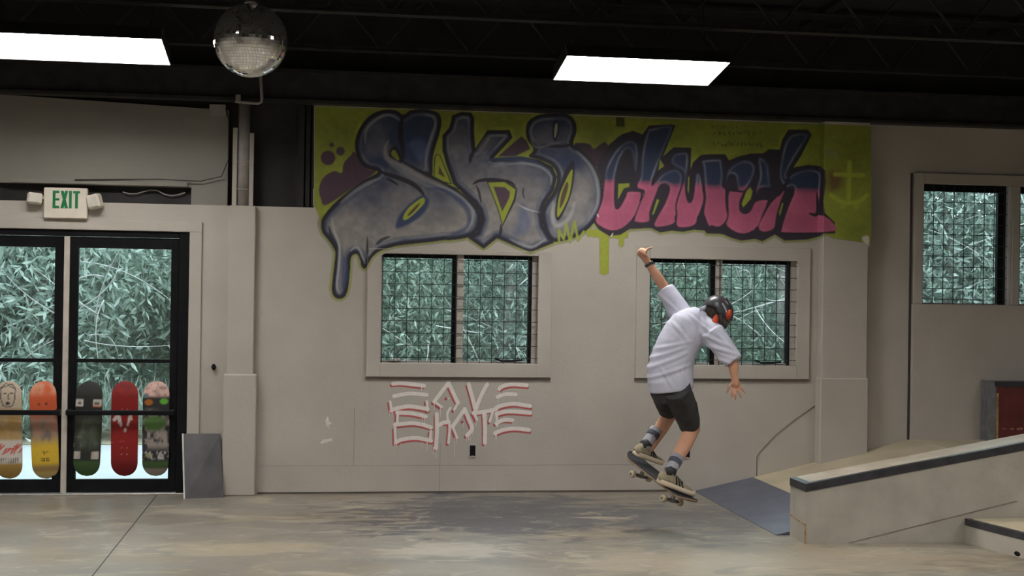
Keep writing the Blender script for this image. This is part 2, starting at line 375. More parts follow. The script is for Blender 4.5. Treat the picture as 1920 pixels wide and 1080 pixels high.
# left upper panel with batten, gap and cable
pz = [(X0, RZ+0.16), (-0.775, RZ+0.145), (-0.775, 3.19), (-2.6, 3.257), (X0, 3.30)]
up = MB().prism(pz, 'y', WY+0.06, WY+0.128).build('wall_upper_panel', M_WALL2); struct(up, 'grey board panel above the glass door', 'wall panel')
MB().bbox(-2.50, -1.10, WY+0.03, WY+0.06, RZ+0.148, RZ+0.19, 0.004).build('batten', M_WALL2, up)
MB().box(-1.07, -0.775, WY+0.055, WY+0.128, RZ, RZ+0.16).build('filler_board', M_WALL2, up)
MB().box(-0.93, -0.80, WY+0.02, WY+0.06, 3.14, 3.23).build('junction_box', M_PIPE, up)
c = MB().tube([at_y(424, 205, WY+0.02), at_y(429, 225, WY+0.02), at_y(428, 300, WY+0.02), at_y(415, 331, WY+0.02), at_y(375, 340, WY+0.02), at_y(300, 336, WY+0.02), at_y(140, 337, WY+0.02)], 0.005, 6).build('cable', M_CORD, None, True)
tag(c, 'thin dark cable drooping around the panel above the door', 'cable')
w = MB().tube([at_y(230+i*13, 360+4*math.sin(i*1.1)+(3 if i > 5 else 0), WY+0.10) for i in range(10)], 0.005, 6).build('loose_wire', M_PIPE, None, True)
tag(w, 'pale loose wire lying in the black gap right of the exit sign', 'wire')

# pipe column and strips on top of the narrow pilaster
pc = thing('pipe_column', (-0.645, WY+0.03, RZ), 'grey round pipe standing on the narrow pilaster between two strips', 'pipe')
MB().tube([(-0.645, WY+0.03, RZ), (-0.645, WY+0.03, 3.26)], 0.048, 20).build('pipe', M_PIPE, pc, True)
for z in (2.52, 2.75): MB().tube([(-0.645, WY+0.03, z), (-0.645, WY+0.03, z+0.02)], 0.051, 20).build('joint_collar', M_PIPE, pc, True)
for (xa, xb, zt, lab) in ((-0.735, -0.697, 3.04, 'pale upright strip left of the grey round pipe'), (-0.598, -0.562, 3.0, 'pale upright strip right of the grey round pipe')):
    tag(solid(MB().bbox(xa, xb, WY+0.0, WY+0.025, RZ, zt, 0.003), 'cover_strip', M_WALL, (xa, WY, RZ)), lab, 'strip')
cd = thing('conduit', at_y(446, 191, WY-0.19), 'bent grey conduit hanging below the mirror ball', 'conduit')
MB().tube([at_y(440, 190, WY-0.19), at_y(484, 194, WY-0.19), at_y(490, 191, WY-0.19), at_y(491, 184, WY-0.19), at_y(488, 130, WY-0.19), at_y(487, 60, WY-0.19)], 0.013, 8).build('bent_pipe', M_PIPE, cd, True)
MB().bbox(at_y(449, 190, WY).x-0.02, at_y(449, 190, WY).x+0.02, WY-0.205, WY-0.16, 3.22, 3.29, 0.005).build('clamp', M_PIPE, cd)

# ------------------------------------------------------------------ glazed double door
d = thing('door_1', (-2.05, WY, 0), 'black framed glass double door to the trees outside', 'door'); d['kind'] = 'structure'
ya, yb = WY+0.02, WY+0.09
MB().bbox(DX1-0.085, DX1, ya-0.02, yb+0.03, 0.0, DZ, 0.004).build('frame_jamb', M_BLACK, d); MB().bbox(DX0, DX0+0.085, ya-0.02, yb+0.03, 0.0, DZ, 0.004).build('frame_jamb', M_BLACK, d)
MB().bbox(DX0+0.085, DX1-0.085, ya-0.018, yb+0.028, DZ-0.05, DZ-0.001, 0.004).build('frame_head', M_BLACK, d)
MB().bbox(DX0+0.05, DX1-0.02, ya-0.03, yb+0.03, 0.0, 0.014, 0.003).build('threshold', M_ALU, d)
MX = -2.045
MB().bbox(MX-0.022, MX+0.022, ya-0.028, ya+0.0, 0.02, DZ-0.055, 0.003).build('meeting_strip', mat('pale_astragal', (0.50, 0.46, 0.40), 0.5), d)
for sgn, la, lb in ((1, MX+0.012, DX1-0.087), (-1, DX0+0.087, MX-0.012)):
    rs = lb-0.062 if sgn > 0 else lb-0.085
    lf = MB().bbox(la, la+0.075, ya, yb-0.02, 0.02, DZ-0.055, 0.003).bbox(rs, lb, ya, yb-0.02, 0.02, DZ-0.055, 0.003) \
        .box(la+0.075, rs, ya+0.002, yb-0.022, DZ-0.145, DZ-0.055).box(la+0.075, rs, ya+0.002, yb-0.022, 0.02, 0.125).build('door_leaf', M_BLACK, d)
    MB().bbox(la+0.02, lb-0.02, ya+0.01, yb-0.03, 1.082, 1.112, 0.003).build('glazing_bar', M_BLACK, lf)
    MB().bbox(la+0.01, lb-0.01, ya-0.105, ya-0.08, 0.66, 0.70, 0.006).bbox(la+0.012, la+0.05, ya-0.085, ya, 0.655, 0.705, 0.004).bbox(lb-0.05, lb-0.012, ya-0.085, ya, 0.655, 0.705, 0.004).build('push_bar', M_BLACK, lf)
    MB().box(la+0.06, lb-0.05, ya+0.028, ya+0.034, 0.12, DZ-0.14).build('glass_pane', M_GLASS, lf)
cs = thing('trim_5', (DX1, WY, 0)); struct(cs, 'grey board casing around the glass door', 'door casing')
MB().bbox(DX1+0.0, DX1+0.10, WY-0.022, WY, 0.0, DZ+0.0, 0.004).build('casing_board', M_WALL, cs); MB().bbox(DX0-0.10, DX1+0.10, WY-0.022, WY, DZ, DZ+0.085, 0.004).build('casing_board', M_WALL, cs)

# ------------------------------------------------------------------ windows
def wire_grid(xa, xb, za, zb, y, step, parent):
    mb = MB(); x = xa + 0.012
    while x < xb: mb.box(x-0.0028, x+0.0028, y-0.0028, y+0.0028, za-0.01, zb+0.012); x += step
    z = za + 0.045
    while z < zb + 0.005: mb.box(xa-0.012, xb+0.012, y-0.0084, y-0.0028, z-0.0028, z+0.0028); z += step
    return mb.build('wire_grid', M_WIRE, parent)
TRIMP = 0.024
def slider(name, w, z0, z1, mull, lab, trim=0.118, post=0.055, ttop=0.118):
    win = thing(name, (w[0], WY, z0)); struct(win, lab, 'window')
    a, b = w
    tb = MB().bbox(a-trim, a, WY-TRIMP, WY, z0-trim, z1+ttop, 0.004).build('casing_board', M_WALL, win)
    MB().bbox(b, b+trim, WY-TRIMP, WY, z0-trim, z1+ttop, 0.004).build('casing_board', M_WALL, win)
    MB().bbox(a, b, WY-TRIMP, WY, z1, z1+ttop, 0.004).build('casing_board', M_WALL, win)
    MB().bbox(a-0.004, b+0.004, WY-TRIMP-0.004, WY, z0-trim, z0, 0.004).build('sill_board', M_WALL, win)
    MB().box(a-trim-0.004, b+trim+0.004, WY-0.012, WY, z0-trim-0.022, z0-trim).build('lower_batten', mat('batten_brown_grey', (0.16, 0.14, 0.115), 0.8), win)  # thin brown-grey strip below the casing
    y0, y1 = WY+0.05, WY+0.09
    for (p, q, r, t) in ((a, b, z1-0.032, z1), (a, b, z0, z0+0.016)): MB().bbox(p, q, y0, y1, r, t, 0.002).build('frame_rail', M_BLACK if r > 1.5 else M_PIPE, win)
    MB().bbox(mull-0.04, mull, y0-0.01, y1, z0, z1, 0.002).build('sash_stile', M_BLACK, win)
    MB().bbox(mull, mull+post, WY+0.01, y1, z0, z1, 0.003).build('mullion_post', M_WALL, win)
    for k in range(3): MB().tube([(mull+post/2, WY+0.012, z0+0.2+k*0.3), (mull+post/2, WY+0.003, z0+0.2+k*0.3)], 0.011, 8).build('grid_clip', M_ALU, win)
    MB().bbox(b-0.075, b-0.045, y0-0.01, y1, z0, z1, 0.002).build('sash_stile', M_BLACK, win)
    MB().bbox(b-0.045, b-0.001, WY+0.03, y1, z0, z1, 0.002).build('side_jamb', M_WALL, win)
    MB().bbox(a, a+0.012, y0, y1, z0, z1, 0.002).build('side_jamb', M_PIPE, win)
    MB().box(a+0.01, mull-0.03, WY+0.068, WY+0.073, z0+0.01, z1-0.02).build('glass_pane', M_GLASS, win)
    MB().box(mull+post-0.01, b-0.06, WY+0.076, WY+0.081, z0+0.01, z1-0.02).build('glass_pane', M_GLASS, win)
    wire_grid(a, b, z0, z1, WY+0.002, 0.1035, win)
    MB().bbox(a+0.08, a+0.17, WY+0.02, WY+0.045, z0+0.012, z0+0.032, 0.004).bbox(a+0.115, a+0.13, WY+0.02, WY+0.045, z0+0.03, z0+0.05, 0.003).build('window_latch', M_ALU, win)
    MB().tube([(b-0.36, WY+0.03, z0+0.045), (b-0.3, WY+0.03, z0+0.02), (b-0.2, WY+0.03, z0+0.022), (b-0.12, WY+0.03, z0+0.03)], 0.008, 6).build('crank_handle', M_BLACK, win)
    return win
slider('window_1', W1, WZ0, WZ1, at_y(857, 560, WY).x, 'gridded window below the blue graffiti letters', ttop=0.04)
slider('window_2', W2, WZ0, WZ1, at_y(1343, 560, WY).x, 'gridded window behind the skateboarder')
for n, w in ((3, W3), (4, W4)):
    win = thing('window_%d' % n, (w[0], WY, W3Z[0])); struct(win, ['tall gridded window at the right behind the ramp', 'gridded window cut off by the right picture edge'][n-3], 'window')
    a, b = w; y0, y1 = WY+0.03, WY+0.08
    MB().bbox(a, b, y0, y1, W3Z[1]-0.06, W3Z[1], 0.003).build('frame_rail', M_BLACK, win)
    MB().bbox(b-0.075, b-0.0, y0, y1, W3Z[0], W3Z[1]-0.06, 0.003).build('sash_stile', M_BLACK, win)
    MB().bbox(b-0.002, b+0.034, WY-0.01, y1, W3Z[0], W3Z[1], 0.003).build('side_jamb', mat('white_jamb', (0.52, 0.52, 0.52), 0.5), win)
    MB().bbox(a, b, y0, y1, W3Z[0], W3Z[0]+0.012, 0.002).build('frame_rail', M_PIPE, win)
    MB().box(a, b-0.05, WY+0.062, WY+0.067, W3Z[0]+0.01, W3Z[1]-0.04).build('glass_pane', M_GLASS, win)
    wire_grid(a, b, W3Z[0], W3Z[1], WY+0.004, 0.0965, win)

# ------------------------------------------------------------------ outlets, knob, cord, chips on the wall
def outlet(px, py, lab):
    p = at_y(px, py, WY); o = thing('wall_outlet', p, lab, 'outlet')
    MB().bbox(p.x-0.035, p.x+0.035, WY-0.005, WY, p.z-0.06, p.z+0.06, 0.003).build('cover_plate', M_WALL, o)
    MB().bbox(p.x-0.024, p.x+0.024, WY-0.0065, WY-0.004, p.z-0.045, p.z+0.045, 0.002).build('socket', M_BLACK, o)
    MB().box(p.x-0.012, p.x+0.012, WY-0.009, WY-0.005, p.z-0.052, p.z-0.042).build('screw_tab', M_ALU, o)
outlet(886, 845, 'dark open wall outlet under the red and white lettering'); outlet(1288, 848, 'dark wall outlet behind the skateboarder\'s leg')
p = at_y(401, 688, WY); k = thing('bolt_knob', p, 'small black knob on the wall right of the door', 'knob')
MB().ellipsoid((p.x, WY-0.018, p.z), ((0.017,0,0), (0,0.02,0), (0,0,0.028))).build('knob_head', M_BLACK, k, True); MB().tube([(p.x, WY, p.z), (p.x, WY-0.006, p.z)], 0.02, 12).build('rose', M_BLACK, k, True)
cr = MB().tube([at_y(1419, 893, WY-0.004), at_y(1419, 856, WY-0.004), at_y(1424, 848, WY-0.004), at_y(1455, 815, WY-0.004), at_y(1490, 787, WY-0.004), at_y(1534, 757, WY-0.004)], 0.0035, 6).build('thin_cord', mat('grey_cord', (0.17, 0.155, 0.13), 0.7), None, True)
tag(cr, 'thin cord running up the wall from the ramp towards the pilaster', 'cord')
M_CHIP = mat('bare_plaster', (0.72, 0.69, 0.62), 0.9)
for (pts, lab) in (([(600, 830), (606, 824), (622, 822), (624, 826), (614, 829), (604, 832)], 'white chipped paint patch low on the wall left of the lettering'),
                   ([(611, 786), (615, 780), (617, 790), (622, 794), (616, 797), (617, 803), (613, 798), (610, 792)], 'small forked white paint chip above the chipped patch')):
    q = [at_y(x, y, WY) for x, y in pts]; o = MB().prism([(v.x, v.z) for v in q], 'y', WY-0.0015, WY+0.001).build('paint_chip', M_CHIP); tag(o, lab, 'paint chip')

# ------------------------------------------------------------------ ramp, platform, ledge, boxes
RY0, RY1 = 9.16, WY - 0.002
rx0 = 3.25; rx1 = 5.24; rh = 0.455; sl = rh / (rx1 - rx0)
rp = thing('bank_ramp', (rx0, 10.2, 0), 'pale plywood bank ramp rising along the wall', 'ramp')
px_ = 0.53
MB().prism([(rx0, 0.0), (rx0+px_, 0.0), (rx0+px_, sl*px_), (rx0, 0.004)], 'y', RY0, RY1).build('entry_plate', M_RAMPBLUE, rp)
MB().prism([(rx0+px_, 0.0), (rx1, 0.0), (rx1, rh), (rx0+px_, sl*px_)], 'y', RY0, RY1).build('plywood_bank', M_PLY, rp)
pf = tag(solid(MB().bbox(rx1+0.002, X1-0.01, RY0, WY-0.037, 0.0, rh, 0.004), 'platform', M_PLY, (rx1, 10, 0)), 'flat plywood platform at the top of the bank ramp', 'platform')
e0 = at_z(1517, 1020); LY0 = e0.y; LY1 = LY0 + 0.315; lx0 = e0.x - 0.03
zt0 = at_y(1517, 906, LY0).z; pe = at_y(1920, 830, LY0); lsl = (pe.z - zt0) / (pe.x - e0.x); lx1 = 6.6
lg = thing('grind_ledge', (lx0, LY0, 0), 'long sloping grey ledge with black painted edge beside the ramp', 'ledge')
zt = lambda x: zt0 + lsl * (x - e0.x)
MB().prism([(lx0+0.004, 0.0), (lx1, 0.0), (lx1, zt(lx1)-0.055), (lx0+0.004, zt(lx0)-0.055)], 'y', LY0+0.004, LY1-0.004).build('ledge_body', M_BOXSIDE, lg)
MB().prism([(lx0, zt(lx0)-0.055), (lx1, zt(lx1)-0.055), (lx1, zt(lx1)), (lx0, zt(lx0))], 'y', LY0, LY0+0.045).build('edge_board', M_COPING, lg)
MB().prism([(lx0, zt(lx0)-0.055), (lx0+0.045, zt(lx0+0.045)-0.055), (lx0+0.045, zt(lx0+0.045)), (lx0, zt(lx0))], 'y', LY0+0.045, LY1).build('edge_board', M_COPING, lg)
MB().prism([(lx0+0.045, zt(lx0+.045)-0.05), (lx1, zt(lx1)-0.05), (lx1, zt(lx1)-0.001), (lx0+0.045, zt(lx0+.045)-0.001)], 'y', LY0+0.045, LY1).build('top_board', mat('worn_ledge_top', (0.46, 0.42, 0.345), 0.5, col2=(0.33, 0.27, 0.19), scale=5), lg)
cz = 0.14
MB().add([(lx0+0.001, LY1, cz+0.02), (lx0+0.001, LY0+0.1, cz), (lx0+0.001, LY0+0.002, cz-0.004), (lx0+0.001, LY0+0.002, cz-0.016), (lx0+0.001, LY0+0.1, cz-0.010), (lx0+0.001, LY1, cz+0.01)], [(0,1,4,5), (1,2,3,4)]).build('split_seam', M_WORN, lg)
MB().prism([(lx0, 0.002), (lx0+0.010, 0.002), (lx0+0.008, cz), (lx0, cz)], 'y', LY0, LY0+0.012).build('chipped_corner', M_WORN, lg)
sx0, sx1 = at_y(1590, 1018, LY0).x, at_y(1905, 940, LY0)
MB().prism([(sx0, 0.004), (sx0+0.02, 0.004), (sx1.x+0.02, sx1.z), (sx1.x, sx1.z+0.004)], 'y', LY0+0.0015, LY0+0.006).build('side_seam', mat('seam_brown', (0.20, 0.175, 0.14), 0.8), lg)
qa, qb = at_z(1818, 1020), at_z(1920, 1048); dr_ = (qb - qa).normalized(); hgt = at_y(1818, 975, qa.y).z
lb_ = thing('low_box', qa, 'low box with black edge in front of the ledge at the right', 'box')
q0, q1 = qa, qa + dr_ * 1.6
nrm = Vector((-dr_.y, dr_.x, 0));  nrm = nrm if nrm.x > 0 else -nrm
body = [(q0.x, q0.y), (q1.x, q1.y), (q1.x+1.3, q1.y), (q1.x+1.3, LY0-0.004), (q0.x, LY0-0.004)]
MB().prism(body, 'z', 0.0, hgt-0.045).build('box_body', M_BOXSIDE, lb_)
in0 = [(q0.x+0.04, q0.y), (q1.x+0.04, q1.y), (q1.x+1.3, q1.y), (q1.x+1.3, LY0-0.004), (q0.x+0.04, LY0-0.004)]
MB().prism([(q0.x-0.003, q0.y), (q1.x-0.003, q1.y), (q1.x+0.04, q1.y), (q0.x+0.04, q0.y), (q0.x+0.04, LY0-0.004), (q0.x-0.003, LY0-0.004)], 'z', hgt-0.045, hgt).build('edge_board', M_COPING, lb_)
MB().prism(in0, 'z', hgt-0.045, hgt-0.001).build('top_board', M_PLY, lb_)
nk = at_y(1905, 1042, qb.y+0.02); o = MB().ellipsoid(qa.lerp(qb, 0.88) + Vector((0, 0, 0.022)), (dr_*0.03, nrm*0.004, (0,0,0.016))).build('grab_hole', M_BLACK, lb_, True)
# red box standing on the platform
ry = 10.96; ra = at_y(1868, 760, ry).x; zt_r = at_y(1868, 716, ry).z
rb = thing('red_box', (ra, ry, rh), 'red fronted box with grey end standing on the platform', 'box')
MB().bbox(ra+0.01, ra+1.3, ry+0.012, WY-0.05, rh, zt_r-0.004, 0.004).build('box_core', M_GREYBOX, rb)
MB().box(ra-0.004, ra+0.01, ry+0.004, WY-0.045, rh, zt_r).build('end_panel', M_GREYBOX, rb)
MB().box(ra+0.0, ra+1.3, ry, ry+0.012, rh, zt_r-0.045).build('front_panel', M_REDBOX, rb)
MB().box(ra-0.004, ra+1.3, ry-0.003, ry+0.02, zt_r-0.045, zt_r+0.002).build('top_trim', M_COPING, rb)
MB().box(ra+0.0, ra+0.022, ry-0.001, ry, rh, zt_r-0.10).build('worn_edge', M_WORN, rb)
mbt = MB(); xx = ra + 0.06
for i in range(26):
    wd = random.choice((0.012, 0.02, 0.026)); mbt.box(xx, xx+wd, ry-0.0012, ry, rh+0.115+random.uniform(-.004,.004), rh+0.128+random.uniform(-.004,.004)); xx += wd + random.choice((0.006, 0.01, 0.03))
mbt.build('worn_line', mat('worn_cream', (0.40, 0.22, 0.14), 0.7), rb)

# leaning grey sheet
A, B_, C_, D_ = at_z(347, 935), at_z(419, 933), at_y(413, 813, WY-0.03), at_y(344, 813, WY-0.03)
sh = thing('grey_sheet', (A + B_) / 2, 'scuffed dark grey metal sheet leaning on the wall beside the door', 'sheet')
n_ = (B_ - A).cross(D_ - A).normalized() * 0.012
MB().add([A, B_, C_, D_, A+n_, B_+n_, C_+n_, D_+n_] if n_.y > 0 else [A, B_, C_, D_, A-n_, B_-n_, C_-n_, D_-n_], [(0,1,2,3), (7,6,5,4), (0,4,5,1), (1,5,6,2), (2,6,7,3), (3,7,4,0)]).build('sheet_panel', M_SHEET, sh)
e_ = (B_ - A).normalized() * 0.012; y_ = Vector((0, -0.002, 0))
MB().add([A+y_-e_, A+y_, D_+y_, D_+y_-e_, A-y_*5-e_, A-y_*5, D_-y_*5, D_-y_*5-e_], [(0,1,2,3), (7,6,5,4), (0,4,5,1), (1,5,6,2), (2,6,7,3), (3,7,4,0)]).build('bright_edge', M_ALU, sh)
# ================================================================== outdoors
gp = MB().box(-30, 40, WY+0.25, 15.2, -0.2, -0.04).build('ground_pavement', mat('pale_pavement', (0.34, 0.34, 0.36), 0.8, var=0.04, scale=2)); struct(gp, 'pale pavement outside the door', 'pavement')
gb = MB().box(-30, 40, 15.2, 40, -0.2, -0.03).build('ground_litter', mat('leaf_litter', (0.33, 0.27, 0.20), 0.9, scale=9, col2=(0.14, 0.13, 0.085), bump=0.6)); struct(gb, 'leaf-littered ground under the trees', 'ground')
def bank_mesh():
    mb = MB(); xs_ = np.linspace(-30, 40, 60); ys_ = np.linspace(19.5, 34, 14)
    for x in xs_:
        for y in ys_: mb.v.append((x, y, -0.1 + 3.6 * (1-math.exp(-(y-19.5)/4.0)) + 0.4*math.sin(x*1.3+y)*min(1,(y-19.5)/3)))
    n = len(ys_)
    mb.f = [(i*n+j, (i+1)*n+j, (i+1)*n+j+1, i*n+j+1) for i in range(len(xs_)-1) for j in range(n-1)]
    return mb
bk = bank_mesh().build('ground_bank', mat('overgrown_bank', (0.075, 0.12, 0.085), 0.95, scale=5, col2=(0.03, 0.05, 0.035), bump=1.0, bscale=12), None, True); struct(bk, 'overgrown green bank rising behind the trees', 'bank')

def leaf_mat(name, c1, c2):
    m = bpy.data.materials.new(name); m.use_nodes = True; nt = m.node_tree
    for n in list(nt.nodes): nt.nodes.remove(n)
    N = nt.nodes.new; out = N('ShaderNodeOutputMaterial'); df = N('ShaderNodeBsdfDiffuse'); tr = N('ShaderNodeBsdfTranslucent'); gl = N('ShaderNodeBsdfGlossy')
    gl.inputs['Roughness'].default_value = 0.35
    mx = N('ShaderNodeMixShader'); mx.inputs[0].default_value = 0.4; m2 = N('ShaderNodeMixShader'); m2.inputs[0].default_value = 0.09
    tc = N('ShaderNodeTexCoord'); nz = N('ShaderNodeTexNoise'); nz.inputs['Scale'].default_value = 4.5; nz.inputs['Detail'].default_value = 8; nz.inputs['Roughness'].default_value = 0.8
    nt.links.new(tc.outputs['Object'], nz.inputs['Vector'])
    mr = N('ShaderNodeMapRange'); mr.inputs['From Min'].default_value = 0.35; mr.inputs['From Max'].default_value = 0.65; nt.links.new(nz.outputs['Fac'], mr.inputs['Value'])
    c = N('ShaderNodeMix'); c.data_type = 'RGBA'; c.inputs['A'].default_value = (*c1, 1); c.inputs['B'].default_value = (*c2, 1); nt.links.new(mr.outputs['Result'], c.inputs['Factor'])
    for s in (df, tr): nt.links.new(c.outputs['Result'], s.inputs['Color'])
    nt.links.new(df.outputs[0], mx.inputs[1]); nt.links.new(tr.outputs[0], mx.inputs[2]); nt.links.new(mx.outputs[0], m2.inputs[1]); nt.links.new(gl.outputs[0], m2.inputs[2]); nt.links.new(m2.outputs[0], out.inputs[0])
    return m
LEAFM = [leaf_mat('leaf_teal', (0.045, 0.075, 0.062), (0.42, 0.50, 0.43)), leaf_mat('leaf_green', (0.045, 0.075, 0.055), (0.36, 0.46, 0.37)), leaf_mat('leaf_pale', (0.17, 0.23, 0.19), (0.42, 0.50, 0.43)), leaf_mat('leaf_dark', (0.025, 0.045, 0.035), (0.09, 0.15, 0.115))]
M_BARK = mat('pale_bark', (0.30, 0.27, 0.25), 0.9, var=0.25, scale=12); M_TWIG = mat('pale_twig', (0.46, 0.43, 0.42), 0.8, var=0.2, scale=10)
def leaves(centers, n, L, W, spread, droop, name, m, parent):
    """n narrow folded leaves scattered about twig centres: four vertices, two triangles each"""
    c = centers[rng.integers(0, len(centers), n)] + rng.normal(0, 1, (n, 3)) * np.array(spread)
    d = rng.normal(0, 1, (n, 3)); d[:, 2] -= droop; d /= np.linalg.norm(d, axis=1)[:, None]
    s = np.cross(d, rng.normal(0, 1, (n, 3))); s /= np.linalg.norm(s, axis=1)[:, None]
    ln = L * rng.uniform(0.6, 1.3, (n, 1)); wd = W * rng.uniform(0.7, 1.3, (n, 1)); c[:, 2] = np.maximum(c[:, 2], 0.05)
    nn = np.cross(d, s)
    v = np.stack([c, c + d*ln*0.45 + s*wd + nn*wd*0.4, c + d*ln, c + d*ln*0.45 - s*wd + nn*wd*0.4], 1).reshape(-1, 3) - np.array(BASE[parent.name])
    me = bpy.data.meshes.new(name); me.vertices.add(4*n); me.vertices.foreach_set('co', v.astype(np.float32).ravel())
    i = np.arange(n)[:, None] * 4; tri = np.concatenate([i, i+1, i+2, i, i+2, i+3], 1).ravel()
    me.loops.add(6*n); me.loops.foreach_set('vertex_index', tri.astype(np.int32)); me.polygons.add(2*n)
    me.polygons.foreach_set('loop_start', np.arange(0, 6*n, 3, dtype=np.int32)); me.update(calc_edges=True); me.materials.append(m)
    ob = bpy.data.objects.new(name, me); COL.objects.link(ob); ob.parent = parent; ob['kind'] = 'stuff'; BASE[ob.name] = BASE[parent.name]
    return ob
def tree(x, y, h, rad, nl, lm, lab, lean=0.0, bare=6, L=0.17):
    t = thing('leafy_tree', (x, y, -0.05), lab, 'tree', 'trees outside the windows')
    top = Vector((x + lean, y + 0.2, h * 0.75)); b0 = Vector((x, y, -0.05))
    tr = [b0.lerp(top, k/6) + Vector((math.sin(k*1.7+x)*0.07, math.cos(k*1.3)*0.05, 0)) for k in range(7)]
    MB().tube(tr, [0.10*(1-k/8) + 0.015 for k in range(7)], 8).build('trunk', M_BARK, t, True)
    cs = []
    for k in range(22):
        s = tr[0].lerp(tr[-1], random.uniform(0.12, 1.0)); a = random.uniform(0, 2*math.pi); r = rad * random.uniform(0.5, 1.0)
        e = s + Vector((math.cos(a)*r, math.sin(a)*r*0.7, random.uniform(-0.3, 0.9)*rad*0.6)); m_ = s.lerp(e, 0.5) + Vector((0, 0, random.uniform(0.1, 0.35)*rad*0.5))
        pts = [s*(1-u)**2 + m_*(2*u*(1-u)) + e*u*u for u in [q/6 for q in range(7)]]
        if k < 9: MB().tube(pts, [0.026*(1-q/7)+0.005 for q in range(7)], 5).build('branch', M_BARK, t, True)
        cs += [pts[q] for q in range(2, 7)]
    for k in range(bare):                                     # thin pale bare shoots, curving in front of the crown
        a = random.uniform(0, 6.28); s = Vector((x+math.cos(a)*rad*0.6, y-rad*0.55+random.uniform(-.2,.2), random.uniform(0.5, h*0.7)))
        dv = Vector((random.uniform(-1, 1), random.uniform(-.2,.2), random.uniform(-0.3, 0.9))).normalized()*random.uniform(0.5, 1.2); bend = Vector((random.uniform(-.4,.4), 0, random.uniform(-.5,.2)))
        MB().tube([s + dv*u + bend*u*u for u in [q/7 for q in range(8)]], [0.009*(1-q/10) for q in range(8)], 5).build('bare_shoot', M_TWIG, t, True)
    leaves(np.array([tuple(c) for c in cs]), nl, L, L*0.13, (rad*0.24, rad*0.22, rad*0.24), 0.5, 'foliage', LEAFM[lm], t)
    return t
TREES = [(-4.9, 17.2, 4.6, 1.7, 14000, 0, 'dense teal tree seen through the left door leaf'), (-3.35, 16.6, 4.9, 1.5, 12000, 2, 'pale leafy tree seen through the right door leaf'),
         (-1.9, 18.2, 4.4, 1.6, 10000, 1, 'green tree behind the right edge of the door'), (0.55, 16.4, 3.9, 1.35, 13000, 1, 'fine-leaved green tree in the left pane of the first window'),
         (2.3, 16.8, 4.2, 1.45, 13000, 0, 'fine-leaved teal tree in the right pane of the first window'), (4.5, 17.0, 4.2, 1.4, 8500, 1, 'twiggy green tree in the left pane behind the skateboarder'),
         (6.2, 16.9, 4.2, 1.45, 8500, 0, 'twiggy teal tree in the right pane behind the skateboarder'), (8.0, 16.3, 4.8, 1.6, 14000, 0, 'teal tree filling the tall right-hand window'),
         (9.9, 16.8, 4.8, 1.6, 12000, 2, 'pale tree at the right edge beyond the last window')]
for i, a in enumerate(TREES): tree(*a, lean=random.uniform(-.3, .3), bare=26 if i in (1, 5, 6) else 14, L=0.16 if i in (0, 1, 2, 7, 8) else 0.12)
hd = thing('back_thicket', (2, 20, 0)); tag(hd, 'continuous dark thicket filling the view behind the trees', 'thicket')
hc = np.stack([rng.uniform(-9, 14, 900), rng.uniform(19, 21.5, 900), rng.uniform(0.1, 5.6, 900)], 1)
leaves(hc, 60000, 0.17, 0.026, (0.3, 0.3, 0.3), 0.4, 'foliage', LEAFM[3], hd)
gr = thing('roadside_grass', (-3, 15.6, 0)); tag(gr, 'tall pale grass along the far side of the pavement', 'grass'); gr['kind'] = 'stuff'
gc = np.stack([rng.uniform(-8, 11, 500), rng.uniform(15.4, 16.2, 500), np.full(500, 0.12)], 1)
gl_ = leaves(gc, 9000, 0.45, 0.012, (0.12, 0.12, 0.05), -2.2, 'grass_blades', LEAFM[2], gr)

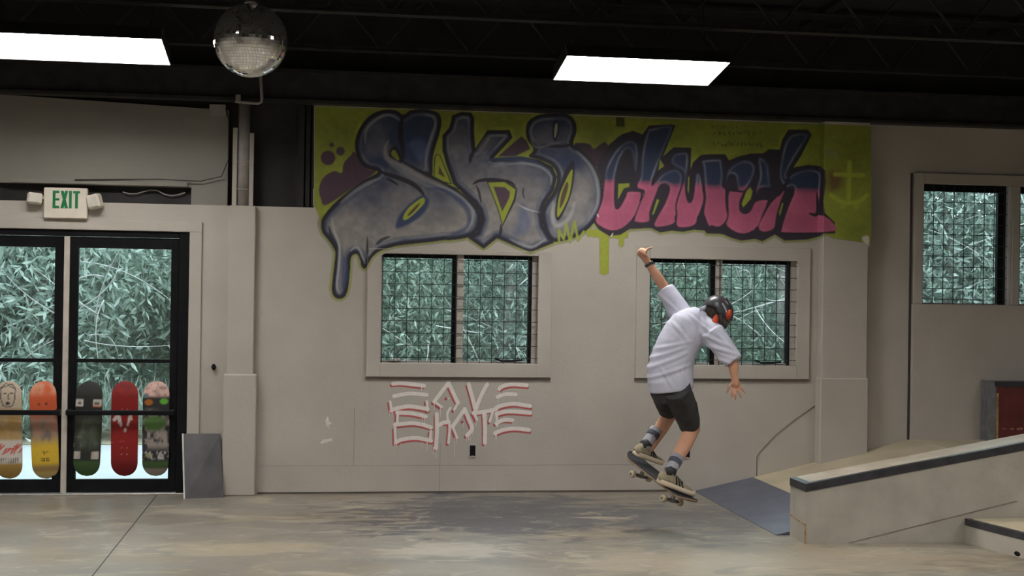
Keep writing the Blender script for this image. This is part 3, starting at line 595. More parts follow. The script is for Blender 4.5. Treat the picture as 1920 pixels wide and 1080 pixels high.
# ================================================================== lamps
def lamp_mat():
    m = bpy.data.materials.new('lit_diffuser'); m.use_nodes = True; nt = m.node_tree; b = nt.nodes['Principled BSDF']
    b.inputs['Base Color'].default_value = (0.9, 0.9, 0.9, 1); b.inputs['Emission Color'].default_value = (1.0, 0.965, 0.93, 1); b.inputs['Emission Strength'].default_value = LAMP_STRENGTH
    return m
M_LIT = lamp_mat(); M_HOOD = mat('white_lamp_hood', (0.82, 0.82, 0.83), 0.4, var=0.05); M_CHROME = mat('steel_hook', (0.6, 0.6, 0.6), 0.25, metal=0.9)
LL, LW, TILT = 1.22, 0.58, math.atan(0.087/0.6)
def lamp_parts():
    hl, hw = LL/2, LW/2
    ti = 0.04; hh = 0.09
    hood = MB().prism([(-hw, 0.0), (-hw+ti, hh), (hw-ti, hh), (hw, 0.0), (hw+0.002, 0.0), (hw-ti+0.002, hh+0.002), (-hw+ti-0.002, hh+0.002), (-hw-0.002, 0.0)], 'x', -hl, hl)
    shell = MB().prism([(-hw-0.002, 0.0), (-hw+ti-0.002, hh+0.002), (hw-ti+0.002, hh+0.002), (hw+0.002, 0.0), (hw+0.006, 0.0), (hw-ti+0.005, hh+0.008), (-hw+ti-0.005, hh+0.008), (-hw-0.006, 0.0)], 'x', -hl-0.003, hl+0.003)
    ends = [MB().prism([(-hw, 0.0), (-hw+ti, hh), (hw-ti, hh), (hw, 0.0)], 'x', a, a+0.004) for a in (-hl-0.004, hl)] + [MB().prism([(-hw, 0.0), (-hw+ti, hh), (hw-ti, hh), (hw, 0.0)], 'x', a, a+0.003) for a in (-hl-0.008, hl+0.005)]
    dif = MB().box(-hl+0.012, hl-0.012, -hw+ti+0.02, hw-ti-0.02, hh-0.014, hh-0.002)
    house = MB().bbox(-hl*0.85, hl*0.85, -0.11, 0.11, hh+0.006, hh+0.05, 0.01)
    hooks = []
    for sx in (-1, 1):
        hooks.append(MB().tube([(sx*hl*0.86, -0.17, 0.075), (sx*hl*0.86, -0.17, 0.11), (sx*hl*0.84, -0.10, 0.16), (sx*hl*0.84, 0.0, 0.28), (sx*hl*0.84, 0.06, 0.76)], 0.006, 6).box(sx*hl*0.86-0.012, sx*hl*0.86+0.012, -0.182, -0.158, 0.07, 0.09))
    return hood, shell, ends, dif, house, hooks
LAMP0 = None
def lamp(x, y, zc, label, group):
    global LAMP0
    if LAMP0 is None:
        o = thing('high_bay_lamp', (0, 0, 0), label, 'ceiling lamp', group); hood, shell, ends, dif, house, hooks = lamp_parts()
        hood.build('reflector', M_HOOD, o); shell.build('hood', M_STEEL, o); [q.build('end_plate', M_HOOD if i < 2 else M_STEEL, o) for i, q in enumerate(ends)]; dif.build('diffuser', M_LIT, o); house.build('ballast_housing', M_STEEL, o)
        for h in hooks: h.build('hanger', M_CHROME, o, True)
        LAMP0 = o
    else:
        o = LAMP0.copy(); COL.objects.link(o)
        for ch in LAMP0.children: q = ch.copy(); COL.objects.link(q); q.parent = o
        tag(o, label, 'ceiling lamp', group)
    o.location = (x, y, zc); o.rotation_euler = (-TILT, 0, 0); return o
LY, LZ = 9.8, 3.386
lamp(2.36, LY, LZ, 'lit white strip lamp hanging above the pink graffiti letters', 'hooded strip lamps'); lamp(-1.73, LY, LZ, 'lit white strip lamp at the upper left above the door', 'hooded strip lamps')
for (x, y) in ((-5.8, LY), (-1.73, 6.9), (2.36, 6.9), (-5.8, 6.9), (7.2, 6.9), (-1.73, 4.0), (2.36, 4.0), (6.45, 4.0), (-5.8, 4.0), (0.3, 1.0), (5.0, 1.0), (-4.6, 1.0), (2.0, -3.2), (-3.5, -3.2), (7.5, -3.2)):  # unseen lamps added for light; close rows brighten the rider's back
    lamp(x, y, LZ + 0.045*(LY-y), 'lit white strip lamp further along the hall, unseen and added for light', 'hooded strip lamps')

# ================================================================== mirror ball
bc = at_y(470, 76, 8.25); BR = 0.223
mbk = thing('mirror_ball', bc - Vector((0, 0, BR)), 'round mirror ball hanging from the roof joists', 'mirror ball')
MB().ellipsoid(bc, ((BR*0.985,0,0), (0,BR*0.985,0), (0,0,BR*0.985)), 40, 24).build('ball_core', mat('grey_ball_core', (0.25, 0.25, 0.25), 0.5), mbk, True)
tiles = MB(); rows = 36
for i in range(rows):
    t0 = math.pi*(i+0.02)/rows; t1 = math.pi*(i+0.98)/rows; tm = (t0+t1)/2; n = max(4, int(round(2*rows*math.sin(tm))))
    for k in range(n):
        a0 = 2*math.pi*(k+0.02)/n; a1 = 2*math.pi*(k+0.98)/n; am = (a0+a1)/2
        nv = Vector((math.sin(tm)*math.cos(am), math.sin(tm)*math.sin(am), math.cos(tm)))
        nv2 = (nv + Vector((random.gauss(0,1), random.gauss(0,1), random.gauss(0,1)))*0.012).normalized()
        q = []
        for (t, a) in ((t0,a0), (t1,a0), (t1,a1), (t0,a1)):
            p = Vector((math.sin(t)*math.cos(a), math.sin(t)*math.sin(a), math.cos(t))); p = p * ((1.0 - 0.0) / max(0.2, p.dot(nv2)) * nv.dot(nv2))
            q.append(bc + p*BR)
        tiles.add(q + [v - nv*0.006 for v in q], [(0,1,2,3), (0,4,5,1), (1,5,6,2), (2,6,7,3), (3,7,4,0)])
to = tiles.build('mirror_tiles', mat('mirror_glass', (0.80, 0.80, 0.78), 0.04, metal=0.9, var=0.02), mbk); to['kind'] = 'stuff'
MB().tube([bc + Vector((0,0,BR*0.97)), bc + Vector((0,0,BR+0.02))], 0.04, 16).build('cap', M_CHROME, mbk, True)
MB().tube([bc + Vector((0,0,BR+0.02)), bc + Vector((0,0,0.62))], 0.012, 8).build('hanging_rod', M_CHROME, mbk, True)
MB().tube([bc + Vector((0.028,0,BR+0.06)), bc + Vector((0.028,0,0.62))], 0.022, 10).build('motor', M_HOOD, mbk, True)

# ================================================================== exit sign
ey = WY - 0.06
def P(px, py, y): v = at_y(px, py, y); return v.x, v.z
x0, z1 = P(82, 351, ey); x1, z0 = P(163, 411, ey)
es = thing('exit_sign', ((x0+x1)/2, ey, z0), 'white EXIT sign with green letters above the glass door', 'exit sign')
MB().bbox(x0, x1, ey, ey+0.05, z0, z1, 0.008).build('sign_body', M_WHITEP, es)
MB().box(x0+0.06, x1-0.06, ey+0.05, WY+0.13, z1-0.12, z1-0.05).build('mount', M_WHITEP, es)
W_, H_ = x1-x0, z1-z0
def letter(ch, cx, w, zb, zt, st):
    y0, y1 = ey-0.004, ey+0.002; mb = MB()
    if ch == 'E':
        mb.box(cx-w/2, cx-w/2+st, y0, y1, zb, zt)
        for (za, zb_) in ((zt-st*0.9, zt), ((zb+zt)/2-st*0.42, (zb+zt)/2+st*0.42), (zb, zb+st*0.9)): mb.box(cx-w/2+st, cx+w/2, y0, y1, za, zb_)
    elif ch == 'X':
        for s in (-1, 1): mb.prism([(cx-s*w/2, zb), (cx-s*w/2+st*1.1*(1 if s > 0 else -1), zb), (cx+s*w/2, zt), (cx+s*w/2-st*1.1*(1 if s > 0 else -1), zt)], 'y', y0 - 0.0004*s, y1)
    elif ch == 'I': mb.box(cx-st/2, cx+st/2, y0, y1, zb, zt)
    else: mb.box(cx-st/2, cx+st/2, y0, y1, zb, zt-st*0.9); mb.box(cx-w/2, cx+w/2, y0, y1, zt-st*0.9, zt)
    mb.build('sign_letter', M_GREEN, es)
zb, zt_ = z0 + H_*0.34, z0 + H_*0.90
for ch, fx, w in (('E', 0.285, 0.15), ('X', 0.475, 0.17), ('I', 0.615, 0.06), ('T', 0.755, 0.16)): letter(ch, x0 + W_*fx, W_*w, zb, zt_, W_*0.062)
for (a, b, c_, d_, rot) in ((51, 79, 361, 383, 0.10), (165, 190, 364, 392, -0.25)):
    xa, za = P(a, c_, ey); xb, zb2 = P(b, d_, ey); cx, cz_ = (xa+xb)/2, (za+zb2)/2
    hd_ = MB().bbox(-(xb-xa)/2, (xb-xa)/2, -0.045, 0.045, -(za-zb2)/2, (za-zb2)/2, 0.014)
    R_ = Matrix.Translation((cx, ey+0.01, cz_)) @ Matrix.Rotation(rot, 4, 'Y') @ Matrix.Rotation(rot*1.2, 4, 'Z'); hd_.v = [tuple(R_ @ Vector(v)) for v in hd_.v]
    h = hd_.build('emergency_head', M_WHITEP, es)
    ln_ = MB().bbox(-(xb-xa)*0.36, (xb-xa)*0.36, -0.050, -0.044, -(za-zb2)*0.34, (za-zb2)*0.34, 0.003); ln_.v = [tuple(R_ @ Vector(v)) for v in ln_.v]
    ln_.build('lens', mat('clear_lens', (0.62, 0.60, 0.53), 0.12), h)
    MB().tube([(cx, ey+0.02, cz_), ((x0 if a < 100 else x1), ey+0.03, cz_+0.01)], 0.012, 8).build('swivel', M_WHITEP, h)

# ================================================================== skateboard decks in the door
def nz2(u, v, s, seed):
    r = np.random.default_rng(seed); out = np.zeros_like(u); amp = 1.0; tot = 0
    for o in range(4):
        g = r.random((24, 24)); fu = (u*s*(2**o)) % 22; fv = (v*s*(2**o)) % 22; i = fu.astype(int); j = fv.astype(int); a = fu-i; b = fv-j; a = a*a*(3-2*a); b = b*b*(3-2*b)
        out += amp*(g[i,j]*(1-a)*(1-b)+g[i+1,j]*a*(1-b)+g[i,j+1]*(1-a)*b+g[i+1,j+1]*a*b); tot += amp; amp *= 0.55
    return out/tot
def seg_d(u, v, pts):
    d = np.full(u.shape, 9.0)
    for (a, b), (c, e) in zip(pts[:-1], pts[1:]):
        L2 = (c-a)**2+(e-b)**2 + 1e-12; t = np.clip(((u-a)*(c-a)+(v-b)*(e-b))/L2, 0, 1); d = np.minimum(d, np.hypot(u-a-t*(c-a), v-b-t*(e-b)))
    return d
def deck_mesh(name, colfn, parent, M4, L=0.81, W=0.212, m=None, nr=90, nc=26):
    """a board: popsicle outline, kicked nose and tail, slight concave; u across (-.5...5 m), v along 0..1 from the bottom"""
    mb = MB(); vs = np.linspace(0, 1, nr); U = []; V = []
    for face in (0, 1):
        for v in vs:
            s = (v-0.5)*L; e = max(0.0, (abs(s)-(L/2-0.125))/0.125); hw = W/2*math.sqrt(max(0.0, 1-e**2.3)) * (1-0.03*(abs(v-0.5)*2)) + 0.002
            kick = 0.045*max(0, (abs(s)-0.26)/0.145)**1.6
            for k in range(nc):
                u = -1 + 2*k/(nc-1); x = u*hw; y = (0.006*u*u + kick) + (0.011 if face else 0.0)
                mb.v.append((x, y, s)); U.append(x); V.append(v)
    n = nr*nc
    for i in range(nr-1):
        for k in range(nc-1):
            a = i*nc+k; mb.f.append((a, a+1, a+nc+1, a+nc)); mb.f.append((n+a+nc, n+a+nc+1, n+a+1, n+a))
    for i in range(nr-1):
        for k in (0, nc-1):
            a = i*nc+k; mb.f.append((a, a+nc, n+a+nc, n+a) if k == 0 else (n+a, n+a+nc, a+nc, a))
    for i in (0, nr-1):
        for k in range(nc-1):
            a = i*nc+k; mb.f.append((a, n+a, n+a+1, a+1) if i == 0 else (a+1, n+a+1, n+a, a))
    u = np.array(U[:n]); v = np.array(V[:n]); c = colfn(u/0.106, v)
    cols = np.ones((2*n, 4), dtype=np.float32); cols[:n, :3] = c; cols[n:, :3] = np.array((0.30, 0.20, 0.11))
    mb.v = [tuple(M4 @ Vector(p)) for p in mb.v]
    return mb.build(name, m or M_DECK, parent, True, cols)
def mixa(c, col, a): a = np.clip(a, 0, 1)[:, None]; return c*(1-a) + np.array(col)*a
def band(v, a, b, s=0.02): return np.clip((v-a)/s+0.5, 0, 1)*np.clip((b-v)/s+0.5, 0, 1)
def spots(c, u, v, pts, r, col):
    for (a, b) in pts: c = mixa(c, col, (r-np.hypot((u-a)*0.13, v-b))/0.004)
    return c
BOLTS = [(-.22, .30), (.22, .30), (-.22, .235), (.22, .235), (-.22, .77), (.22, .77), (-.22, .705), (.22, .705)]
def c1(u, v):
    c = np.tile(np.array((0.44, 0.36, 0.27)), (len(u), 1)); n = nz2(u+1, v*4, 2.5, 1)
    c = mixa(c, (0.33, 0.20, 0.045), band(v, 0.36, 0.72)*(0.6+0.8*(n-0.4))); c = mixa(c, (0.52, 0.47, 0.42), band(v, 0.16, 0.40)); c = mixa(c, (0.33, 0.20, 0.04), band(v, -1, 0.16)*0.9)
    for k in range(9): a = -0.8+0.2*k; c = mixa(c, (0.45, 0.05, 0.04), (0.010-seg_d(u*.13, v, [(a*.13, 0.28+0.03*math.sin(k*2)), ((a+.3)*.13, 0.33+0.03*math.cos(k))]))/0.006)
    for k in range(10): a = -0.7+0.15*k; c = mixa(c, (0.05, 0.06, 0.05), (0.006-seg_d(u*.13, v, [(a*.13, 0.165), (a*.13+.004, 0.215)]))/0.005)
    ink = (0.035, 0.03, 0.05)
    for ln in ([(-.5,.82),(-.55,.93),(-.2,.975),(.3,.965),(.55,.92),(.52,.82),(.35,.75),(.0,.735),(-.35,.755),(-.5,.82)], [(-.3,.875),(-.1,.88)], [(.15,.88),(.35,.875)], [(.05,.87),(.0,.825),(.1,.82)], [(-.55,.93),(.0,.955),(.55,.92)]):
        c = mixa(c, ink, (0.007-seg_d(u*.13, v, [(p*.13, q) for p, q in ln]))/0.005)
    return mixa(c, ink, (0.024-np.hypot(u*.13-0.0, (v-0.775)*1.2))/0.006)
def c2(u, v):
    n = nz2(u+1, v*4, 2.2, 2); c = np.tile(np.array((0.50, 0.095, 0.035)), (len(u), 1))
    c = mixa(c, (0.58, 0.36, 0.24), band(v, 0.87, 0.985, 0.06)*np.clip(1.5*(n-0.25), 0, 1)); c = mixa(c, (0.55, 0.37, 0.035), band(v, -1, 0.44, 0.12)); c = mixa(c, (0.23, 0.205, 0.165), band(v, 0.38, 0.66, 0.10)*(0.75+0.6*(n-0.5)))
    c = mixa(c, (0.13, 0.10, 0.09), band(v, 0.40, 0.56, 0.1)*np.clip(4*(n-0.5), 0, 0.8)); c = mixa(c, (0.26, 0.17, 0.10), band(v, 0.075, 0.145, 0.04)*0.8); c = mixa(c, (0.45, 0.34, 0.16), band(v, -1, 0.07, 0.04))
    for ln in ([(-.3,.275),(-.05,.28),(-.05,.255)], [(.1,.28),(.35,.275)], [(-.25,.195),(-.25,.215),(-.05,.215),(-.05,.19),(-.25,.19)], [(.3,.215),(.1,.215),(.1,.19),(.32,.19),(.32,.205)]): c = mixa(c, (0.04,0.035,0.03), (0.006-seg_d(u*.13, v, [(p*.13, q) for p, q in ln]))/0.005)
    return spots(c, u, v, [(-.3, .765), (.25, .77)], 0.014, (0.05, 0.03, 0.03))
def c3(u, v):
    n = nz2(u+1, v*4, 3, 3); c = np.tile(np.array((0.025, 0.026, 0.024)), (len(u), 1))
    c = mixa(c, (0.095, 0.115, 0.075), band(v, 0.30, 0.62, 0.1)*np.clip((1.05-np.abs(u))*2, 0, 1)*np.clip(0.4+1.6*(n-0.35), 0, 1)); c = mixa(c, (0.05, 0.10, 0.035), band(v, -1, 0.165, 0.03)*0.9)
    c = mixa(c, (0.40, 0.37, 0.32), band(v, 0.27, 0.42, 0.06)*np.clip(5*(n-0.60), 0, 1)); c = mixa(c, (0.50, 0.47, 0.42), band(v, 0.735, 0.81, 0.01)*((np.abs(u+.7) < .27) | (np.abs(u-.65) < .33))); c = mixa(c, (0.55, 0.22, 0.10), band(v, 0.735, 0.752, 0.01)*(np.abs(u-.65) < .33))
    c = mixa(c, (0.10, 0.10, 0.10), band(v, .755, .785, .01)*((np.abs(u+.7) < .14) | (np.abs(u-.62) < .2))); c = mixa(c, (0.42, 0.37, 0.33), band(v, 0.185, 0.265, 0.01)*((np.abs(u+.75) < .25) | (np.abs(u-.6) < .3))*np.clip(0.4+n, 0, 1))
    for k in range(11): a = -.8+.16*k; c = mixa(c, (0.20, 0.20, 0.19), (0.004-seg_d(u*.13, v, [(a*.13, .665), ((a+.08)*.13, .69), ((a+.1)*.13, .665)]))/0.004)
    return c
def c4(u, v):
    n = nz2(u+1, v*4, 2.5, 4); c = np.tile(np.array((0.22, 0.016, 0.014)), (len(u), 1)); c = mixa(c, (0.13, 0.012, 0.015), band(v, -1, 0.2, 0.2)*0.7); c = mixa(c, (0.10, 0.02, 0.02), band(v, .84, .97, .05)*np.clip(3*(n-.45), 0, .8))
    for ln, w in (([(-.75,.60),(-.45,.655),(-.35,.57)], .020), ([(-.72,.615),(-.4,.62),(-.25,.54)], .016), ([(.25,.54),(.42,.66),(.52,.60)], .014), ([(.05,.48),(.05,.5)], .014)): c = mixa(c, (0.55, 0.50, 0.47), (w-seg_d(u*.13, v, [(p*.13, q) for p, q in ln]))/0.006*np.clip(.5+n, 0, 1))
    c = spots(c, u, v, BOLTS, 0.006, (0.5, 0.42, 0.4)); return mixa(c, (0.38, 0.06, 0.05), (0.004-seg_d(u*.13, v, [(-.13, .36), (.02, .375)]))/0.003)
def c5(u, v):
    n = nz2(u+1, v*4, 4, 5); n2 = nz2(u+3, v*4+2, 7, 6); c = np.tile(np.array((0.03, 0.03, 0.032)), (len(u), 1))
    c = mixa(c, (0.55, 0.36, 0.31), band(v, .84, 2, .03)*np.clip(.3+1.6*(n2-.2), 0, 1)); c = mixa(c, (0.27, 0.235, 0.21), band(v, .30, .70, .06)*np.clip(5*(n-.42)+.5*(1-np.abs(u)), 0, 1)); c = mixa(c, (0.085, 0.17, 0.05), (0.085-np.hypot((u+.1)*.08, (v-.56)*.9))/0.03)
    c = mixa(c, (0.10, 0.35, 0.04), (0.036-np.hypot((u-.6)*.10, v-.79))/0.01); c = mixa(c, (0.36, 0.12, 0.02), (0.036-np.hypot((u+.55)*.10, v-.78))/0.01); c = mixa(c, (0.12, 0.17, 0.19), (0.03-np.hypot((u+.75)*.12, v-.85))/0.01)
    c = mixa(c, (0.24, 0.25, 0.12), (0.03-np.hypot((u+.5)*.10, v-.225))/0.008); c = mixa(c, (0.40, 0.38, 0.36), band(v, .18, .27, .02)*np.clip(8*(n2-.56), 0, 1)); c = mixa(c, (0.06, 0.13, 0.035), band(v, .09, .16, .03)*(.5+.5*n)); return mixa(c, (0.26, 0.22, 0.18), band(v, -1, .085, .03))
for (px_t, px_b, fn, lab) in ((14, 16, c1, 'cream and ochre skateboard deck with an ink face, leftmost in the door'), (79, 86, c2, 'orange and yellow skateboard deck leaning in the left door leaf'),
                              (168, 161, c3, 'black and green skateboard deck with stickers in the right door leaf'), (234, 232.5, c4, 'red skateboard deck with pale winged mark in the door'), (293, 291, c5, 'black stickered skateboard deck with pink nose beside the door jamb')):
    yd = ya - 0.035
    top = at_y(px_t, 715, yd); bot = at_y(px_b, 894 if fn not in (c1, c2) else 899, yd); bot.z = max(bot.z, 0.128)
    mid = (top+bot)/2; ang = math.atan2(top.x-bot.x, top.z-bot.z); Ld = (top-bot).length
    o = thing('skateboard_deck', (bot.x, yd, bot.z), lab, 'skateboard deck', 'skateboard decks standing in the door')
    deck_mesh('deck_board', fn, o, Matrix.Translation(mid) @ Matrix.Rotation(ang, 4, 'Y'), L=Ld, W=0.212)
# ================================================================== the graffiti mural: paint on the wall, one sheet of paint per letter
def cr(pts, closed=True, n=6):
    """smooth a traced outline"""
    p = np.array(pts, float); N_ = len(p); out = []
    for i in range(N_ if closed else N_-1):
        a, b, c, d = (p[(i-1) % N_], p[i], p[(i+1) % N_], p[(i+2) % N_]) if closed else (p[max(i-1,0)], p[i], p[i+1], p[min(i+2,N_-1)])
        for k in range(n):
            t = k/n; out.append(0.5*((2*b)+(-a+c)*t+(2*a-5*b+4*c-d)*t*t+(-a+3*b-3*c+d)*t**3))
    if not closed: out.append(p[-1])
    return np.array(out)
def tr_(ox, oy, s): return lambda pts: [(ox+x/s, oy+y/s) for x, y in pts]
A1 = tr_(580, 190, 5.143); A2 = tr_(580, 360, 5.143); A3 = tr_(800, 190, 3.6); A4 = tr_(1110, 220, 4.696); A5 = tr_(1330, 220, 4.32); AT = tr_(720, 700, 6.353)
class Canvas:
    def __init__(s, x0, y0, x1, y1, step):
        s.x = np.arange(x0, x1+1e-6, step); s.y = np.arange(y0, y1+1e-6, step); s.X, s.Y = np.meshgrid(s.x, s.y)
        s.c = np.zeros(s.X.shape+(3,)); s.a = np.zeros(s.X.shape); s.own = np.zeros(s.X.shape, int); s.step = step
        r = np.random.default_rng(5); s.n1 = s.noise(60, r); s.n2 = s.noise(22, r); s.n3 = s.noise(9, r)
    def noise(s, cell, r):
        h, w = s.X.shape; g = r.random((int(h*s.step/cell)+3, int(w*s.step/cell)+3)); fy = (s.Y-s.y[0])/cell; fx = (s.X-s.x[0])/cell; i = fy.astype(int); j = fx.astype(int); a = fy-i; b = fx-j; a = a*a*(3-2*a); b = b*b*(3-2*b)
        return g[i,j]*(1-a)*(1-b)+g[i+1,j]*a*(1-b)+g[i,j+1]*(1-a)*b+g[i+1,j+1]*a*b
    def win(s, pts, m):
        p = np.array(pts); j0 = max(0, int((p[:,0].min()-m-s.x[0])/s.step)); j1 = min(len(s.x), int((p[:,0].max()+m-s.x[0])/s.step)+2); i0 = max(0, int((p[:,1].min()-m-s.y[0])/s.step)); i1 = min(len(s.y), int((p[:,1].max()+m-s.y[0])/s.step)+2)
        return (slice(i0, i1), slice(j0, j1))
    def sdf(s, pts, m=16):
        w = s.win(pts, m); X = s.X[w]; Y = s.Y[w]; p = np.array(pts); d = np.full(X.shape, 1e9); ins = np.zeros(X.shape, bool)
        for (a, b), (c, e) in zip(p, np.roll(p, -1, 0)):
            L2 = (c-a)**2+(e-b)**2+1e-12; t = np.clip(((X-a)*(c-a)+(Y-b)*(e-b))/L2, 0, 1); d = np.minimum(d, (X-a-t*(c-a))**2+(Y-b-t*(e-b))**2)
            if b != e: ins ^= ((b > Y) != (e > Y)) & (X < (c-a)*(Y-b)/(e-b)+a)
        d = np.sqrt(d); return w, np.where(ins, d, -d)
    def line(s, pts, m=12):
        w = s.win(pts, m); X = s.X[w]; Y = s.Y[w]; d = np.full(X.shape, 1e9); tt = np.zeros(X.shape); n = len(pts)-1
        for k, ((a, b), (c, e)) in enumerate(zip(pts[:-1], pts[1:])):
            L2 = (c-a)**2+(e-b)**2+1e-12; t = np.clip(((X-a)*(c-a)+(Y-b)*(e-b))/L2, 0, 1); q = np.hypot(X-a-t*(c-a), Y-b-t*(e-b)); u = q < d; d[u] = q[u]; tt[u] = ((k+t)/n)[u]
        return w, d, tt
    def put(s, w, al, col, own=None, cover=True):
        al = np.clip(al, 0, 1); col = np.asarray(col, float); s.c[w] = s.c[w]*(1-al[...,None]) + col*al[...,None]
        if cover: s.a[w] = np.maximum(s.a[w], al)
        if own is not None: s.own[w] = np.where(al > 0.5, own, s.own[w])
    def fill(s, pts, col, own=None, soft=1.0, smooth=True, grow=0.0):
        w, d = s.sdf(cr(pts) if smooth else pts); s.put(w, (d+grow)/soft+0.5, col, own); return w, d
    def stroke(s, pts, r, col, al=1.0, soft=1.0, taper=False, smooth=True, own=None, cover=True):
        w, d, t = s.line(cr(pts, False) if smooth and len(pts) > 2 else pts, r+soft*3+2); rr = r*(np.sin(np.pi*np.clip(t, 0.02, 0.98))**0.6 if taper else 1.0); s.put(w, al*np.clip((rr-d)/soft+0.5, 0, 1), col, own, cover)

mu = Canvas(586, 194, 1634, 566, 1.3)
GREEN = np.array((0.215, 0.245, 0.03)); LIME = np.array((0.27, 0.31, 0.03)); INK = np.array((0.016, 0.014, 0.024)); NAVY = np.array((0.026, 0.042, 0.098)); BLUE = np.array((0.075, 0.11, 0.22)); GREY = np.array((0.255, 0.238, 0.225)); PALE = np.array((0.40, 0.41, 0.43)); PURP = np.array((0.075, 0.042, 0.062)); PINK = np.array((0.42, 0.095, 0.175)); BROWN = np.array((0.085, 0.045, 0.03))
# outlines traced from the wall
S_ = A1([(910,130),(840,88),(740,80),(630,110),(540,180),(470,290),(440,400),(450,500),(490,590),(560,650),(660,682),(520,765),(380,865),(250,975),(160,1075)]) + A2([(118,270),(112,340),(130,400),(180,460),(228,530),(250,590),(240,700),(222,850),(216,950),(240,1010),(290,1032),(340,1012),(370,950),(385,850),(395,740),(402,640),(430,602),(465,606),(490,660),(500,715),(530,742),(560,712),(600,640),(650,590),(720,555),(850,520),(1000,500),(1150,485),(1300,465)]) + A3([(160,938),(275,920),(340,880),(368,800),(355,735),(320,685),(265,640),(190,585),(100,545),(0,500)]) + A1([(1185,715),(1190,560),(1215,440),(1250,330),(1275,200),(1250,120),(1180,85),(1080,72),(970,88)])
K_ = A3([(170,95),(235,70),(300,75),(322,110),(320,200),(328,318),(410,195),(560,193),(580,245),(452,383),(640,372),(760,395),(850,440),(880,510),(860,600),(800,690),(778,760),(790,840),(835,915),(862,955),(700,1020),(590,975),(475,925),(385,997),(275,920),(340,880),(368,800),(355,735),(320,685),(265,640),(180,560),(130,420),(106,330),(106,230),(150,180),(165,130)])
E_ = A3([(690,130),(760,90),(860,80),(950,85),(1000,130),(1012,200),(990,285),(1040,320),(1110,390),(1165,490),(1195,610),(1185,720),(1130,820),(1040,900),(930,940),(850,945),(800,880),(776,760),(800,690),(860,600),(880,510),(850,440),(770,398),(690,372),(722,325),(680,260),(670,190)])
WORD = A4([(5,915),(60,990),(150,1045),(250,1035),(330,985),(520,975),(600,1015),(700,1000),(800,1010),(900,990),(990,998),(1010,1025),(1120,1027)]) + A5([(110,948),(180,978),(260,1000),(370,985),(430,1005),(530,950),(610,1000),(800,990),(900,962),(925,942),(1020,942),(1016,850),(935,772),(925,680),(945,520),(938,430),(900,395),(800,385),(682,405),(745,310),(830,140),(800,100),(640,98),(590,180),(570,262),(480,258),(440,290),(340,292),(240,315),(160,348),(130,298),(10,298)]) + A4([(960,330),(890,395),(868,460),(874,268),(720,262),(625,345),(735,72),(700,62),(500,72),(445,150),(360,118),(260,150),(150,240),(70,370),(30,500),(20,700)])
SIL = [S_, K_, E_]
# backdrop with its lime glow
bgp = [(590,199),(1545,233),(1634,236),(1634,457),(1560,447),(1545,436),(1300,430),(1100,420),(900,420),(640,410),(606,430),(594,395),(589,385)]
w, dd = mu.sdf(bgp); mu.put(w, dd/1.2+0.5, (GREEN[None,None]*(0.72+0.5*mu.n1[w]+0.2*mu.n3[w])[...,None]), 1)
for sil in SIL + [WORD]:
    sharp = sil is K_ or sil is WORD
    w, dd = mu.sdf(np.array(sil) if sharp else cr(sil), 18); mu.put(w, np.clip((dd+np.where(mu.Y[w] > 425, 6.0, 8.0))/4, 0, 1)*np.where(mu.Y[w] > 425, 0.85, 0.7), LIME[None,None]*(0.7+0.5*mu.n2[w])[...,None], 1)
for (x0_, x1_, y1_) in ((1124,1142,516), (1160,1170,464), (1100,1150,446), (1148,1178,449)): mu.fill([(x0_,430),(x1_,430),(x1_-0.5,y1_-3),((x0_+x1_)/2,y1_),(x0_+0.5,y1_-3)], LIME*1.1, 1, 1.5, False)
for (cx, cy, r_) in ((180,545,70), (300,480,42), (215,420,22)):
    q = A1([(cx+r_*math.cos(a), cy+r_*math.sin(a)) for a in np.linspace(0, 6.28, 18)[:-1]]); mu.fill(q, PURP, 1, 2.0)
mu.fill(A1([(95,830),(140,730),(240,672),(312,690),(330,600),(400,520),(440,490),(560,650),(640,680),(380,860),(160,1000),(108,930)]), PURP, 1, 2.0)
mu.fill(A3([(480,372),(640,235),(675,265),(700,320),(600,370)]), PURP*0.8, 1, 2.0, False); mu.fill(A3([(1000,300),(1040,280),(1100,290),(1130,320),(1200,275),(1230,330),(1200,480),(1120,420)]), PURP*0.6, 1, 2.0)
mu.fill([(1155,219),(1171,220),(1171,238),(1155,237)], GREEN*0.25, 1, 1.0, False)
# right end panel on the pilaster: paler wash, a cross over a smile
w = (slice(None), slice(int((1546-586)/1.3), None)); mu.put(w, 0.35*mu.n1[w]*(mu.a[w] > .5), LIME*0.9, None, False)
mu.fill(A5([(960,450),(1060,440),(1070,560),(980,600)]), np.array((0.16, 0.10, 0.03)), None, 14.0)
for q in ([(1135,365),(1128,655)], [(1020,462),(1245,470)]): mu.stroke(A5(q), 4.0, LIME*1.45, 0.85, 3.0, smooth=False)
mu.stroke(A5([(985,630),(1060,682),(1140,692),(1220,680),(1275,630)]), 3.8, LIME*1.45, 0.85, 3.0); mu.stroke(A5([(1060,690),(1085,730),(1110,690)]), 2.5, LIME*1.3, 0.7, 2.0); mu.stroke(A5([(1170,690),(1190,740),(1215,685)]), 2.5, LIME*1.3, 0.7, 2.0)
for k in range(16):
    a = 0.3+k*0.1; mu.stroke(A5([(960+random.uniform(0,40), 700+k*12), (1010+random.uniform(0,200), 760+k*13)]), 1.2, LIME*0.9, 0.35, 1.5, True)
for k in range(6): mu.stroke(A5([(935+k*14, 220+k*8), (965+k*16, 360-k*6)]), 0.9, PALE*0.7, 0.35, 1.2, True)
mu.fill(A5([(1240,970),(1290,965),(1290,1040),(1250,1010)]), np.array((0.6, 0.58, 0.5)), 1, 4.0)
